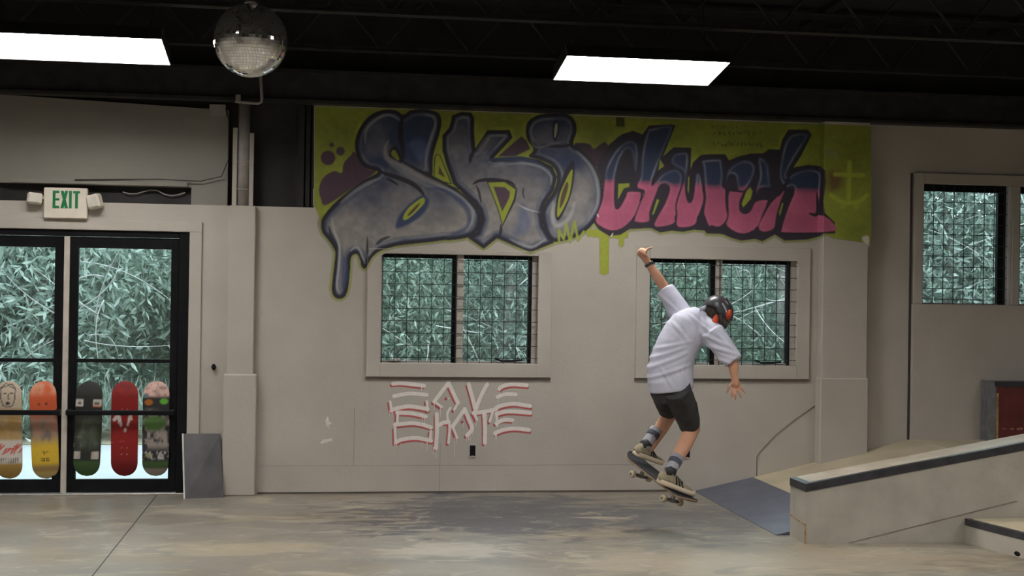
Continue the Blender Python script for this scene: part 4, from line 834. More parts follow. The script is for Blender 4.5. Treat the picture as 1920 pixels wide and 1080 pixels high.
# faint black scrawl at the top
r_ = np.random.default_rng(3)
for row, (ya_, n_) in enumerate(((234,10), (246,13), (266,13))):
    for k in range(n_):
        x = 1335+row*1.5+k*7.2; q = [(x+r_.uniform(-1,5), ya_+r_.uniform(-1,9)) for _ in range(3)]; mu.stroke(q, 0.75, INK, 0.75 if row else 0.4, 1.0, smooth=False)
# ---- the big blue-grey letters
def blue_letter(sil, own, sharp, gy0, gy1):
    p = np.array(sil) if sharp else cr(sil); w, d = mu.sdf(p, 6); Y = mu.Y[w]
    mu.put(w, d/1.2+0.5, INK, own)
    g = np.clip((Y-gy0)/(gy1-gy0), 0, 1)*1.0 + (mu.n1[w]-0.5)*0.8 + (mu.n2[w]-0.5)*0.35; g = np.clip(g, 0, 1)[...,None]
    core = NAVY*(1-g)+GREY*g; core = core*(0.85+0.3*mu.n3[w][...,None])
    edge = np.clip((d-5.5)/3.0, 0, 1); mu.put(w, edge, NAVY*0.85, None, False)
    mu.put(w, np.clip((d-10)/7.0, 0, 1), core, None, False)
    hl = np.exp(-((d-10.5)/2.6)**2)*(0.16+0.5*np.clip(mu.n2[w]-0.3, 0, 1)); mu.put(w, hl, PALE, None, False)
blue_letter(E_, 4, False, 250, 420); blue_letter(K_, 3, True, 230, 400); blue_letter(S_, 2, False, 250, 440)
ST = lambda q, r, c, al=1.0, soft=1.2, taper=True: mu.stroke(q, r, c, al, soft, taper, cover=False)
# inner creases of S
ST(A1([(915,125),(885,200),(880,330),(900,470),(905,590)]), 5, INK); ST(A1([(880,570),(1000,640),(1180,735),(1300,800),(1440,850)]), 4, INK); ST(A1([(640,660),(740,700),(880,745),(1000,800),(1080,870),(1120,940)]), 4.5, INK, 0.95)
ST(A1([(760,380),(730,470),(760,560),(880,620),(1080,730),(1300,830),(1440,920)]), 5, GREY*1.15, 0.7, 5.0); ST(A1([(770,600),(900,680),(1100,790),(1300,880)]), 4, PALE*0.55, 0.55, 5.0)
ST(A1([(540,400),(550,280),(640,180),(760,130),(870,180)]), 2.5, PALE*0.8, 0.6, 3.0); ST(A1([(1190,140),(1215,220),(1180,330),(1130,500),(1120,650)]), 2.5, PALE*0.8, 0.6, 3.0); ST(A1([(960,420),(1060,440),(1080,560)]), 14, BLUE*1.3, 0.5, 12.0)
ST(A1([(740,740),(800,770),(860,810)]), 2.2, INK); ST(A1([(690,740),(560,790),(420,880),(300,980)]), 3, PALE*0.8, 0.55, 4.0); ST(A2([(190,330),(215,430),(270,540),(290,600)]), 3.2, INK, 0.8); ST(A2([(215,250),(240,380),(290,520),(285,700),(265,900),(290,970)]), 2.4, PALE*1.05, 0.75, 2.5)
ST(A2([(400,570),(440,530),(480,550),(520,640),(540,690)]), 2.2, PALE*0.9, 0.7, 2.0); ST(A2([(560,420),(560,560),(570,640)]), 2.0, INK, 0.9); ST(A2([(560,430),(640,510),(600,560),(570,620)]), 4, GREY*1.2, 0.6, 3.0); ST(A2([(640,510),(700,460),(780,430)]), 3.0, INK, 0.85)
ST(A2([(330,620),(345,800),(320,930)]), 6, NAVY*1.3, 0.7, 5.0); ST(A3([(0,590),(120,600),(230,680),(285,760),(270,850),(150,910)]), 5, NAVY*1.4, 0.75, 5.0); ST(A3([(60,560),(200,620),(300,720),(310,800),(270,880)]), 2.4, PALE*0.8, 0.6, 3.0)
# lower S eye
mu.fill(A2([(830,330),(870,220),(960,120),(1080,35),(1140,60),(1150,130),(1080,230),(960,310),(860,350)]), NAVY*1.3, 2, 5.0); mu.fill(A2([(905,240),(960,150),(1080,60),(1112,70),(1100,120),(1000,220),(925,272)]), LIME*1.15, 2, 1.5); mu.fill(A2([(945,225),(1010,150),(1065,105),(1050,140),(980,215)]), BROWN, 2, 1.5)
mu.fill(A1([(770,520),(790,450),(840,430),(880,500),(890,590),(840,570)]), INK, 2, 3.0); mu.fill(A1([(788,500),(815,468),(850,510),(865,570),(815,540)]), LIME*0.8, 2, 1.5)
mu.fill(A1([(1195,740),(1205,540),(1225,505),(1265,520),(1380,800),(1300,790)]), INK, 3, 1.5, False); mu.fill(A1([(1205,725),(1215,540),(1235,510),(1260,530),(1362,790),(1290,770)]), LIME, 3, 1.5, False); mu.fill(A1([(1245,700),(1252,620),(1310,735)]), BROWN, 3, 1.5, False)
# K
ST(A3([(330,320),(300,370),(290,420)]), 3.5, INK, 0.9); ST(A3([(310,560),(360,535),(450,530),(560,545),(600,580)]), 3.5, INK); ST(A3([(335,565),(355,620),(368,690)]), 2.2, INK, 0.9); ST(A3([(395,400),(560,385),(700,400),(800,450)]), 4.0, NAVY*1.3, 0.8, 4.0); ST(A3([(430,440),(620,420),(760,440),(835,500),(840,560)]), 2.4, PALE*0.8, 0.6, 3.0)
ST(A3([(655,580),(650,620),(662,660)]), 1.8, INK, 0.8); ST(A3([(500,830),(500,880),(480,930)]), 3.0, INK, 0.9); ST(A3([(640,700),(660,820),(600,900)]), 13, BLUE, 0.6, 12.0); ST(A3([(560,930),(700,985),(800,930)]), 2.4, PALE, 0.55, 3.0); ST(A3([(420,230),(380,300),(330,370)]), 6, GREY*0.8, 0.5, 6.0)
for k in range(5): ST(A3([(610+k*12,690+k*9),(680+k*22,735+k*4)]), 0.9, PALE*1.2, 0.5, 1.2)
mu.fill(A3([(405,540),(530,535),(612,590),(600,670),(512,845),(475,720)]), INK, 3, 1.5, False); mu.fill(A3([(415,548),(525,545),(600,595),(588,660),(513,828),(482,720)]), LIME*1.05, 3, 1.5, False); mu.fill(A3([(450,575),(530,580),(562,610),(558,650),(510,745),(480,660)]), PURP, 3, 1.5, False)
# 8
ST(A3([(720,325),(800,300),(900,305),(990,290)]), 3.5, INK, 0.9); ST(A3([(700,250),(740,310),(840,290),(930,270)]), 2.2, PALE*0.6, 0.5, 3.0); ST(A3([(1020,340),(1110,440),(1155,560),(1150,700),(1090,800)]), 3.0, PALE*0.85, 0.6, 4.0); ST(A3([(740,130),(700,200),(720,270)]), 2.5, PALE*0.6, 0.45, 3.0); ST(A3([(855,680),(850,780),(880,840),(960,790),(1000,680)]), 4.0, PALE*1.05, 0.6, 5.0); ST(A3([(1010,480),(1060,600),(1030,720)]), 12, GREY*1.1, 0.5, 11.0)
mu.fill(A3([(868,130),(890,150),(888,220),(868,268),(850,235),(852,170)]), INK, 4, 3.0); mu.fill(A3([(876,145),(884,170),(876,225),(864,245),(862,180)]), GREY*1.3+LIME*0.2, 4, 1.5)
mu.fill(A3([(985,400),(1000,450),(980,610),(930,740),(890,805),(868,770),(880,640),(930,480)]), INK, 4, 2.0); mu.fill(A3([(975,465),(985,485),(960,640),(895,772),(880,752),(895,640),(935,540)]), LIME*1.05, 4, 1.2); mu.fill(A3([(945,545),(955,580),(925,680),(898,720),(910,630)]), BROWN, 4, 1.2)
sp = A3([(893,945),(892,868),(925,930),(942,825),(968,950),(998,812),(1022,940),(1060,880)])
# ---- Church: dark outline, then blue-to-pink letters
w, dd = mu.sdf(np.array(WORD), 4); keep = (mu.own[w] == 4) & (mu.X[w] < 1133); al = np.clip(dd/1.2+0.5, 0, 1)*(~keep); mu.put(w, al, INK+PURP*0.12, 5)
LET = [A4([(392,490),(412,350),(402,240),(350,200),(280,215),(200,290),(140,390),(108,480),(105,600),(85,740),(30,905),(90,970),(180,1000),(270,975),(340,915),(378,865),(430,735),(455,665),(320,652),(295,700),(240,795),(205,790),(198,650),(212,520),(255,370),(315,285),(345,330),(350,430)]),
       A4([(480,125),(520,92),(715,75),(640,290),(570,470),(530,600),(610,500),(720,450),(785,480),(800,560),(740,760),(735,920),(610,965),(545,940),(640,760),(682,640),(660,592),(600,600),(560,690),(510,830),(500,920),(378,920),(385,860),(430,740),(462,650),(395,615),(422,500),(435,300)]),
       A4([(700,345),(740,310),(850,312),(848,470),(822,600),(832,700),(852,748),(880,732),(900,640),(908,500),(945,490),(966,530),(985,720),(940,865),(930,905),(900,950),(820,972),(745,955),(748,850),(745,760),(806,560),(795,480),(730,440),(690,400)]),
       A4([(960,380),(1040,362),(1127,362)]) + A5([(105,350),(118,470),(110,560),(140,600),(150,800),(88,885),(20,878)]) + A4([(1030,958),(985,850),(1000,700),(982,560),(972,440)]),
       A5([(130,560),(140,440),(200,375),(280,342),(350,360),(378,420),(350,510),(310,570),(270,600),(160,598),(152,800),(135,868),(200,925),(280,945),(350,920),(395,885),(440,770),(478,672),(375,682),(335,755),(290,780),(250,755),(248,680),(275,610),(240,600),(215,540),(205,480),(165,472)]),
       A5([(390,330),(440,330),(485,390),(495,480),(510,565),(590,590),(500,690),(440,790),(395,890),(440,930),(525,900),(545,800),(580,680),(612,585),(560,575),(410,580),(390,640),(380,560),(400,470)]),
       A5([(640,155),(700,125),(790,127),(808,155),(700,330),(630,470),(700,440),(800,412),(888,432),(915,500),(885,700),(872,775),(810,778),(920,792),(1004,852),(1010,925),(620,935),(585,900),(640,720),(682,620),(676,568),(620,570),(560,480),(590,260)])]
for k, q in enumerate(LET):
    p = cr(q, True, 4); w, d = mu.sdf(p, 3); X = mu.X[w]; Y = mu.Y[w]
    t = np.clip((Y-(338+(X-1220)*0.05)+ (mu.n2[w]-.5)*6)/12, 0, 1)[...,None]
    col = NAVY*np.array((0.85, 0.85, 0.85))*(1-t) + PINK*(0.85+0.25*mu.n2[w][...,None])*t
    mu.put(w, (d-1)/1.5+0.5, col, 6+k, False)
    hl = np.exp(-((d-4.5)/1.8)**2)*np.clip(0.55-t[...,0]*0.35, 0, 1)*(0.25+0.9*np.clip(mu.n2[w]-.3, 0, 1)); mu.put(w, hl, PALE*(1-t)+np.array((0.6,0.25,0.33))*t, None, False)
for q, r in ((A4([(230,560),(260,400),(330,300),(390,400),(395,560)]), 0), (A4([(430,640),(440,690),(420,740)]), 2.0), (A4([(530,600),(550,540),(600,470)]), 3.0), (A4([(735,860),(738,920)]), 2.2), (A4([(940,860),(925,920)]), 2.2), (A4([(990,700),(975,560)]), 2.5), (A4([(985,860),(1010,940)]), 2.2), (A4([(375,870),(355,920)]), 2.4), (A5([(136,560),(140,680),(150,800)]), 2.4), (A5([(395,885),(370,915)]), 2.4), (A5([(478,672),(465,740)]), 2.0), (A5([(660,440),(620,540),(560,640)]), 3.0), (A5([(400,580),(520,578)]), 2.2), (A5([(130,590),(220,596),(270,604)]), 2.0), (A5([(870,600),(875,780),(805,778)]), 3.0)):
    if r: ST(q, r, INK)
mu.fill(A4([(250,360),(330,300),(370,380),(375,540),(330,590),(230,590),(235,450)]), INK*1.2, 6, 5.0)
for q in (A4([(232,585),(330,580),(328,612),(280,625),(228,722)]), A4([(600,370),(635,430),(585,465)]), A4([(848,520),(858,530),(852,670),(842,640)]), A4([(572,720),(592,730),(545,850),(528,860)]), A5([(300,600),(330,565),(350,600),(335,660),(275,730),(262,700)]), A5([(590,690),(600,700),(572,800),(565,770)])): mu.fill(q, LIME*0.95, None, 1.5, False)
mu.stroke(sp, 2.2, LIME*1.15, 0.9, 2.0, smooth=False, own=1)
for q in ([(975-15+k*9, 60+k*34), (1060-20+k*2, 130+k*42)] for k in range(4)): mu.stroke(A5([(q[0][0]-480, q[0][1]), (q[1][0]-470, q[1][1])]), 2.0, LIME*0.75, 0.8, 1.5, True)
for q in ([(1146,443),(1149,438)], [(1120,402),(1122,406)]): mu.stroke(q, 0.9, np.array((0.7,0.7,0.65)), 1, 1.0, smooth=False)
# drip of overspray under the blue S
w, dd = mu.sdf(cr(S_), 14); edge_only = np.clip((dd+7)/5, 0, 1)*(mu.Y[w] > 470)*(dd < 0); mu.put(w, edge_only*0.55, LIME*1.1, None)

def paint_object(cv, name, base, label, cat, parts, yfn, skip=None):
    """lay the painted sheet on the wall surface and cut it into one mesh per painted piece"""
    H, W = cv.X.shape; V = np.zeros((H, W, 3)); d0 = np.array(FW); dr0 = np.array(RT); du0 = np.array(UP)
    D = d0 + ((cv.X-960)/FPX)[...,None]*dr0 + ((540-cv.Y)/FPX)[...,None]*du0
    Yp = np.full((H, W), WY-0.0015)
    for _ in range(2):
        t = Yp/D[...,1]; V = D*t[...,None]; V[...,2] += CAM_Z; Yp = yfn(V[...,0], V[...,2], cv.X, D[...,0]/D[...,1])
    t = Yp/D[...,1]; V = D*t[...,None]; V[...,2] += CAM_Z
    o = thing(name, base, label, cat); Vl = V.reshape(-1, 3) - np.array(base)
    rgba = np.concatenate([cv.c, cv.a[...,None]], 2).reshape(-1, 4); al = cv.a
    fa = np.maximum.reduce([al[:-1,:-1], al[1:,:-1], al[:-1,1:], al[1:,1:]]) > 0.03
    if skip is not None: fa &= ~skip(V[:-1,:-1,0], V[:-1,:-1,2])
    ow = np.where(cv.own[:-1,:-1] == 0, 1, cv.own[:-1,:-1]); idx = np.arange(H*W).reshape(H, W)
    for k, nm, lab in parts:
        i, j = np.nonzero(fa & (ow == k))
        if len(i) == 0: continue
        q = np.stack([idx[i+1,j], idx[i+1,j+1], idx[i,j+1], idx[i,j]], 1); us, inv = np.unique(q.ravel(), return_inverse=True)
        me = bpy.data.meshes.new(nm); me.vertices.add(len(us)); me.vertices.foreach_set('co', Vl[us].astype(np.float32).ravel()); n = len(q)
        me.loops.add(4*n); me.loops.foreach_set('vertex_index', inv.astype(np.int32).ravel()); me.polygons.add(n); me.polygons.foreach_set('loop_start', np.arange(0, 4*n, 4, dtype=np.int32))
        me.update(calc_edges=True); me.materials.append(M_MURAL)
        ca = me.color_attributes.new('Col', 'FLOAT_COLOR', 'POINT'); ca.data.foreach_set('color', rgba[us].astype(np.float32).ravel())
        ob = bpy.data.objects.new(nm, me); COL.objects.link(ob); ob.parent = o
        if lab: ob['label'] = lab
    return o
def mural_y(x, z, px, k):
    y = np.full(x.shape, WY-0.0018)
    a, b = W1; tr = 0.118
    intrim = (x > a-tr) & (x < b+tr) & (z > WZ0-tr) & (z < WZ1+0.04)
    a2, b2 = W2; intrim |= (x > a2-tr) & (x < b2+tr) & (z > WZ0-tr) & (z < WZ1+tr)
    y = np.where(intrim, WY-TRIMP-0.0018, y)
    side = np.clip((pa-0.0025)/np.maximum(k, 0.05), PILY-0.0018, WY-0.0018)
    return np.where(px > 1500, side, y)
def in_open(x, z): return ((x > W1[0]+0.006) & (x < W1[1]-0.006) & (z < WZ1-0.006)) | ((x > W2[0]) & (x < W2[1]) & (z < WZ1))
mp = [(1, 'painted_backdrop', 'olive and lime painted ground with purple dots, drips, cross and smile'), (2, 'painted_letter', 'dripping blue-grey bubble letter S'), (3, 'painted_letter', 'blue-grey bubble letter K'), (4, 'painted_letter', 'blue-grey bubble figure 8'), (5, 'letter_outline', 'black outline around the word Church')] + \
     [(6+k, 'painted_letter', 'blue to pink letter ' + s) for k, s in enumerate(('C', 'h', 'u', 'r', 'c', 'c tail', 'h at the end'))]
paint_object(mu, 'graffiti_mural', (2.0, WY-0.002, 2.0), 'SK8 Church graffiti mural in blue, pink and lime across the wall', 'mural', mp, mural_y, in_open)

# ================================================================== the white and red lettering under the window
tg = Canvas(726, 706, 1006, 866, 0.8)
WHT = np.array((0.74, 0.70, 0.66)); RED = np.array((0.45, 0.055, 0.05))
BARS = [[(110,122),(200,115),(330,128),(480,146)], [(120,272),(300,240),(510,256)], [(105,430),(200,405),(320,392),(520,425)], [(75,335),(92,450)], [(512,330),(522,440)],
        [(600,335),(690,215),(770,112)], [(770,112),(830,240),(882,350)], [(600,335),(690,400)], [(885,350),(838,430)], [(1010,130),(1050,270),(1090,430)], [(1230,130),(1160,260),(1095,425)],
        [(1372,182),(1420,150),(1530,128),(1700,140)], [(1350,280),(1450,248),(1570,250)], [(1340,405),(1430,375),(1560,362),(1740,388)],
        [(160,468),(330,475),(500,512)], [(162,470),(160,600)], [(130,610),(330,592),(460,610),(560,642)], [(132,650),(138,825)], [(150,815),(220,785),(380,768),(560,800)], [(558,690),(552,805)],
        [(630,485),(632,700),(620,890)], [(645,625),(700,590),(770,575)], [(765,575),(785,640),(770,825)], [(792,410),(755,480),(765,575)], [(822,628),(890,530),(962,425)], [(962,425),(1010,540),(1050,660),(990,735)], [(822,640),(872,765)],
        [(1070,472),(1200,455),(1335,425)], [(1195,465),(1205,640),(1204,825)], [(1075,480),(1108,550)], [(1300,440),(1262,570)], [(1340,482),(1480,452),(1740,468)], [(1340,592),(1430,552),(1530,556)], [(1322,712),(1420,672),(1560,655),(1728,672)], [(1340,480),(1346,620)]]
thin = {3, 4, 7, 8, 15, 17, 19, 22, 23, 26, 29, 30, 34}
for k, q in enumerate(BARS):
    if k in (1, 12, 23, 34): continue
    off = (-20, 24) if k not in (13, 31, 33, 16, 18, 2, 11) else (6, 28)
    tg.stroke([AT([(x+off[0], y+off[1])])[0] for x, y in q], 2.6 if k in thin else 3.2, RED*(0.8+0.3*random.random()), 0.95, 1.1, own=1)
for k, q in enumerate(BARS): tg.stroke(AT(q), 2.7 if k in thin else 4.0, WHT, 0.97, 1.3, own=1)
for (a, b) in ((735,305), (930,582)): tg.stroke(AT([(a,b),(a+2,b)]), 2.6, RED, 1, 1.0, smooth=False, own=1)
tg.stroke(AT([(768,302),(775,295)]), 2.0, WHT, 0.9, 1.2, smooth=False, own=1)
for (x, y0_, y1_) in ((450,150,210), (600,350,440), (672,400,520), (838,430,510), (70,440,505), (100,440,490), (1375,190,300), (1358,290,395), (485,520,590), (460,520,560), (125,830,930), (150,830,890), (205,840,880), (415,830,865), (440,830,870), (462,830,885), (515,820,920), (622,880,1000), (590,880,965), (842,770,1000), (862,760,840), (985,740,805), (1008,740,790), (1030,740,805), (1060,670,740), (1205,820,885), (1100,540,630), (1340,720,830), (1330,700,790), (945,590,655), (780,820,835), (1348,600,640), (690,620,665)):
    tg.stroke(AT([(x,y0_),(x-2,y1_)]), 0.75, WHT, 0.95, 0.8, smooth=False, own=1)
paint_object(tg, 'painted_lettering', (1.15, WY-0.002, 0.6), 'dripping white and red hand-painted SAVE SKATE lettering under the window', 'graffiti', [(1, 'paint_strokes', None)], lambda x, z, px, k: np.full(x.shape, WY-0.0012))
# ================================================================== the skateboarder
KY = 9.2
SKIN = mat('skin', (0.52, 0.27, 0.17), 0.5, var=0.06, scale=12); M_SHIRT = mat('pale_lavender_cotton', (0.55, 0.56, 0.67), 0.85, var=0.05, scale=9, bump=0.2, bscale=120); M_SHORT = mat('charcoal_shorts', (0.032, 0.031, 0.033), 0.8, var=0.2, scale=14, bump=0.2, bscale=90)
M_SOCK = mat('grey_sock', (0.33, 0.33, 0.36), 0.9, var=0.06, bump=0.3, bscale=150); M_BAND = mat('navy_sock_band', (0.075, 0.08, 0.11), 0.9); M_SHOE = mat('khaki_suede', (0.29, 0.25, 0.165), 0.8, var=0.12, scale=20); M_SOLE = mat('cream_rubber', (0.60, 0.50, 0.38), 0.6, var=0.05); M_STRIPE = mat('black_stripe', (0.02, 0.02, 0.022), 0.6)
M_HELM = mat('dark_grey_helmet', (0.055, 0.058, 0.068), 0.35, var=0.1, scale=20); M_ORANGE = mat('orange_red_pad', (0.55, 0.06, 0.015), 0.6, var=0.2, scale=25); M_HAIR = mat('dark_brown_hair', (0.035, 0.022, 0.014), 0.7, var=0.3, scale=60, bump=0.6, bscale=180); M_GRIP = mat('black_grip_tape', (0.035, 0.036, 0.04), 0.9, var=0.15, scale=40, bump=0.5, bscale=300); M_WHEEL = mat('cream_wheel', (0.42, 0.36, 0.25), 0.5, var=0.12, scale=30); M_TRUCK = mat('dull_truck_metal', (0.22, 0.21, 0.20), 0.45, metal=0.7)
def J(px, py, y): return at_y(px, py, y)
kid = thing('person', J(1240, 905, KY), 'skateboarder in pale shirt, dark shorts and helmet, mid-jump with arms spread', 'person')
nl, nr_ = J(1318, 590, 9.22), J(1322, 582, 9.22)
sL, sR = J(1282, 598, 9.32), J(1334, 622, 9.10)
eL, wL = J(1246, 540, 9.40), J(1213, 489, 9.43); eR, wR = J(1374, 676, 9.02), J(1377, 706, 9.01)
hipL, kneL, ankL = J(1246, 735, 9.28), J(1256, 776, 9.52), J(1216, 842, 9.40)
hipR, kneR, ankR = J(1272, 738, 9.12), J(1299, 803, 9.26), J(1256, 886, 9.02)
head = J(1344, 592, 9.20)
b = MB()
b.capsule(J(1258, 722, 9.2), J(1282, 640, 9.2), 0.10, 0.10); b.capsule(J(1282, 640, 9.2), J(1308, 600, 9.2), 0.10, 0.07); b.capsule(J(1312, 598, 9.2), head, 0.05, 0.05)
b.capsule(J(1300, 612, 9.2), sL, 0.08, 0.06); b.capsule(J(1305, 612, 9.2), sR, 0.08, 0.06)
for s, e, w_, sc in ((sL, eL, wL, 1), (sR, eR, wR, 1)):
    b.capsule(s, e, 0.052, 0.038); b.capsule(e, e.lerp(w_, .35), 0.038, 0.038); b.capsule(e.lerp(w_, .35), w_, 0.038, 0.025)
for h, k, a in ((hipL, kneL, ankL), (hipR, kneR, ankR)):
    b.capsule(h.lerp(k, .3), k, 0.07, 0.055); b.capsule(k, k.lerp(a, .35), 0.054, 0.055); b.capsule(k.lerp(a, .35), a, 0.055, 0.035)
# left fist with the thumb out, right hand with spread fingers
b.capsule(wL, J(1205, 477, 9.43), 0.026, 0.03); b.ellipsoid(J(1204, 474, 9.43), ((0.036,0,0.01), (0,0.03,0), (-0.008,0,0.035)))
for k in range(4):
    p0 = J(1203-2+k*3.2, 467+k*1.5, 9.40); b.capsule(p0, p0 + Vector((-0.012, -0.012, -0.012)), 0.0095, 0.009, 8); b.capsule(p0 + Vector((-0.012, -0.012, -0.012)), p0 + Vector((0.004, -0.018, -0.030)), 0.009, 0.008, 8)
b.capsule(J(1208, 472, 9.41), J(1216, 466, 9.41), 0.012, 0.010, 8); b.capsule(J(1216, 466, 9.41), J(1223, 464, 9.41), 0.010, 0.008, 8)
b.capsule(wR, J(1379, 719, 9.01), 0.026, 0.03); b.ellipsoid(J(1380, 721, 9.01), ((0.034,0,0.004), (0,0.017,0), (-0.004,0,0.038)))
for (x0_, y0_, xm, ym, x1_, y1_, r_) in ((1372,717,1367,726,1363,736,.0105), (1375,727,1372.5,737,1372,745,.0092), (1379,729,1378.5,740,1379,749,.0095), (1384,728,1387,738,1390,746,.0092), (1387,724,1393,731,1397,737,.008)):
    b.capsule(J(x0_, y0_, 9.01), J(xm, ym, 8.99), r_, r_*0.95, 8); b.capsule(J(xm, ym, 8.99), J(x1_, y1_, 9.0), r_*0.95, r_*0.8, 8)
# head: skull, jaw, nose, ears; the face looks down to the right, away from the camera
fwd = Vector((0.72, 0.55, -0.42)).normalized(); hup = Vector((0.38, 0.05, 0.92)); hup = (hup - fwd*hup.dot(fwd)).normalized(); hsd = fwd.cross(hup)
b.ellipsoid(head, (fwd*0.098, hsd*0.076, hup*0.105)); b.ellipsoid(head + fwd*0.035 - hup*0.065, (fwd*0.06, hsd*0.055, hup*0.055)); b.capsule(head + fwd*0.095 - hup*0.02, head + fwd*0.115 - hup*0.04, 0.011, 0.013, 8); b.ellipsoid(head + fwd*0.085 - hup*0.075, (fwd*0.014, hsd*0.024, hup*0.010))
for s in (-1, 1): b.ellipsoid(head + hsd*(s*0.078) - hup*0.02 - fwd*0.005, (fwd*0.02, hsd*0.012, hup*0.03), 10, 8); b.ellipsoid(head + fwd*0.088 + hsd*(s*0.03) + hup*0.0, (fwd*0.012, hsd*0.014, hup*0.008), 8, 6)
body = b.build('body', SKIN, kid); fuse(body, 0.0055, 4, 0.5)
hr = MB().ellipsoid(head - fwd*0.018 + hup*0.012, (fwd*0.098, hsd*0.084, hup*0.105)).ellipsoid(head - fwd*0.05 - hup*0.045, (fwd*0.045, hsd*0.068, hup*0.05)).build('hair', M_HAIR, kid); fuse(hr, 0.008, 2)
# helmet
hc_ = head + hup*0.028 - fwd*0.006; hm = MB(); R1 = (0.128, 0.108, 0.112); sg, rg = 32, 12
def hring(sc, t, th): return [hc_ + fwd*(math.cos(a)*R1[0]*math.sin(t)*sc) + hsd*(math.sin(a)*R1[1]*math.sin(t)*sc) + hup*(math.cos(t)*R1[2]*sc - (0.018*(1 if abs(math.sin(a)) > .6 else 0) - 0.02*max(0, -math.cos(a)))*th) for a in [2*math.pi*k/sg for k in range(sg)]]
rings = [hring(1.0, max(0.02, 1.78*i/rg), i/rg) for i in range(rg+1)] + [hring(0.90, max(0.02, 1.78*i/rg), i/rg) for i in range(rg, -1, -1)]
hm.loft(rings); hel = hm.build('helmet', M_HELM, kid, True)
for k, (fa, sa) in enumerate(((0.55, .35), (0.55, -.35), (-.1, .42), (-.1, -.42), (-.6, .3), (-.6, -.3))):
    nv = (fwd*fa + hsd*sa + hup*0.95).normalized(); p = hc_ + fwd*(nv.dot(fwd)*R1[0]) + hsd*(nv.dot(hsd)*R1[1]) + hup*(nv.dot(hup)*R1[2]); MB().ellipsoid(p, (fwd*0.014, hsd*0.006, nv*0.004), 10, 6).build('vent', M_STRIPE, hel, True)
def on_helm(d, lift=0.002):
    n = d.normalized(); q = 1/math.sqrt((n.dot(fwd)/R1[0])**2 + (n.dot(hsd)/R1[1])**2 + (n.dot(hup)/R1[2])**2); return hc_ + n*(q+lift)
def sticker(d0, d1, wv, m, nm, n=6):
    mb = MB(); L_ = []
    for i in range(n+1):
        c_ = d0.lerp(d1, i/n); L_.append((on_helm(c_ - wv), on_helm(c_ + wv)))
    for i in range(n): mb.add([L_[i][0], L_[i+1][0], L_[i+1][1], L_[i][1]], [(0,1,2,3), (3,2,1,0)])
    return mb.build(nm, m, hel)
tow = Vector((-math.sin(TH)*0.6, -1, 0.15)).normalized(); rgt = Vector((0.75, 0, -0.6)).normalized(); upp = Vector((0.62, 0, 0.78))
M_STICK = mat('white_sticker', (0.62, 0.62, 0.60), 0.4); M_STICKR = mat('red_sticker', (0.5, 0.05, 0.05), 0.4)
sticker(tow + upp*0.42 - rgt*0.22, tow + upp*0.12 + rgt*0.38, upp*0.07, M_STICK, 'white_sticker')
for k in range(4): sticker(tow*1.001 + (upp*0.40 - rgt*0.16)*(1-k/3.6) + (upp*0.16 + rgt*0.30)*(k/3.6), tow + (upp*0.40 - rgt*0.16)*(1-(k+.45)/3.6) + (upp*0.16 + rgt*0.30)*((k+.45)/3.6), upp*0.035, M_HELM, 'sticker_mark', 2)
sticker(tow*0.8 + upp*0.85 - rgt*0.45, tow*0.8 + upp*0.72 - rgt*0.12, upp*0.06, M_STICKR, 'red_sticker'); sticker(tow*0.8 + upp*0.72 - rgt*0.12, tow*0.8 + upp*0.62 + rgt*0.15, upp*0.04, M_STICK, 'white_sticker')
# pads and straps under the rim
for (px, py, rx_, rz_, y) in ((1341, 603, 0.022, 0.05, 9.085), (1366, 590, 0.020, 0.036, 9.10)):
    c_ = J(px, py, y); MB().ellipsoid(c_, (Vector((rx_, 0, -0.006)), Vector((0, 0.016, 0)), Vector((0.012, 0, rz_))), 14, 10).build('orange_pad', M_ORANGE, hel, True)
MB().tube([J(1352, 588, 9.09), J(1352, 602, 9.085), J(1353, 617, 9.10), J(1350, 622, 9.14)], [0.022, 0.02, 0.016, 0.012], 10, flat=0.5).build('strap', M_STRIPE, hel, True)
MB().tube([J(1364, 602, 9.10), J(1360, 612, 9.10), J(1353, 619, 9.11)], [0.014, 0.013, 0.010], 8, flat=0.5).build('strap', M_STRIPE, hel, True)
# wristband
dv = (eL - wL).normalized(); MB().tube([wL + dv*0.018, wL + dv*0.040], 0.034, 16).build('wristband', M_STRIPE, kid, True)
# shirt: torso loft with a flared loose hem, two sleeves
def ering(c, ax, ay, n=28): return [c + ax*math.cos(2*math.pi*k/n) + ay*math.sin(2*math.pi*k/n) for k in range(n)]
s = MB(); rings = []
for (px, py, hw, dep, slx, slz) in ((1260, 733, 41, .145, 40, -5), (1257, 714, 44, .15, 43, -4), (1256, 692, 44, .145, 43, 2), (1262, 668, 42, .14, 40, 8), (1272, 645, 41, .135, 38, 13), (1284, 624, 41, .13, 37, 17), (1296, 606, 38, .12, 34, 18), (1308, 592, 27, .09, 24, 14), (1316, 583, 16, .06, 14, 9)):
    c_ = J(px, py, 9.2); ax = (J(px+slx, py+slz, 9.2) - c_); ax = ax.normalized()*(hw/265.0); ay = Vector((0.05, 1, 0)).normalized()*dep; rings.append(ering(c_, ax, ay))
s.loft(rings)
s.capsule(J(1302, 606, 9.22), sL, 0.10, 0.082); dL = (eL - sL).normalized(); s.tube([sL, sL.lerp(eL, .5), eL - dL*0.005], [0.088, 0.078, 0.066], 20)
s.capsule(J(1312, 612, 9.18), sR + Vector((0.0, 0.02, 0)), 0.10, 0.085); dR = (eR - sR).normalized(); s.tube([sR, sR.lerp(eR, .5), eR + dR*0.012], [0.088, 0.082, 0.070], 20)
shirt = s.build('shirt', M_SHIRT, kid); fuse(shirt, 0.008, 5, 0.5)
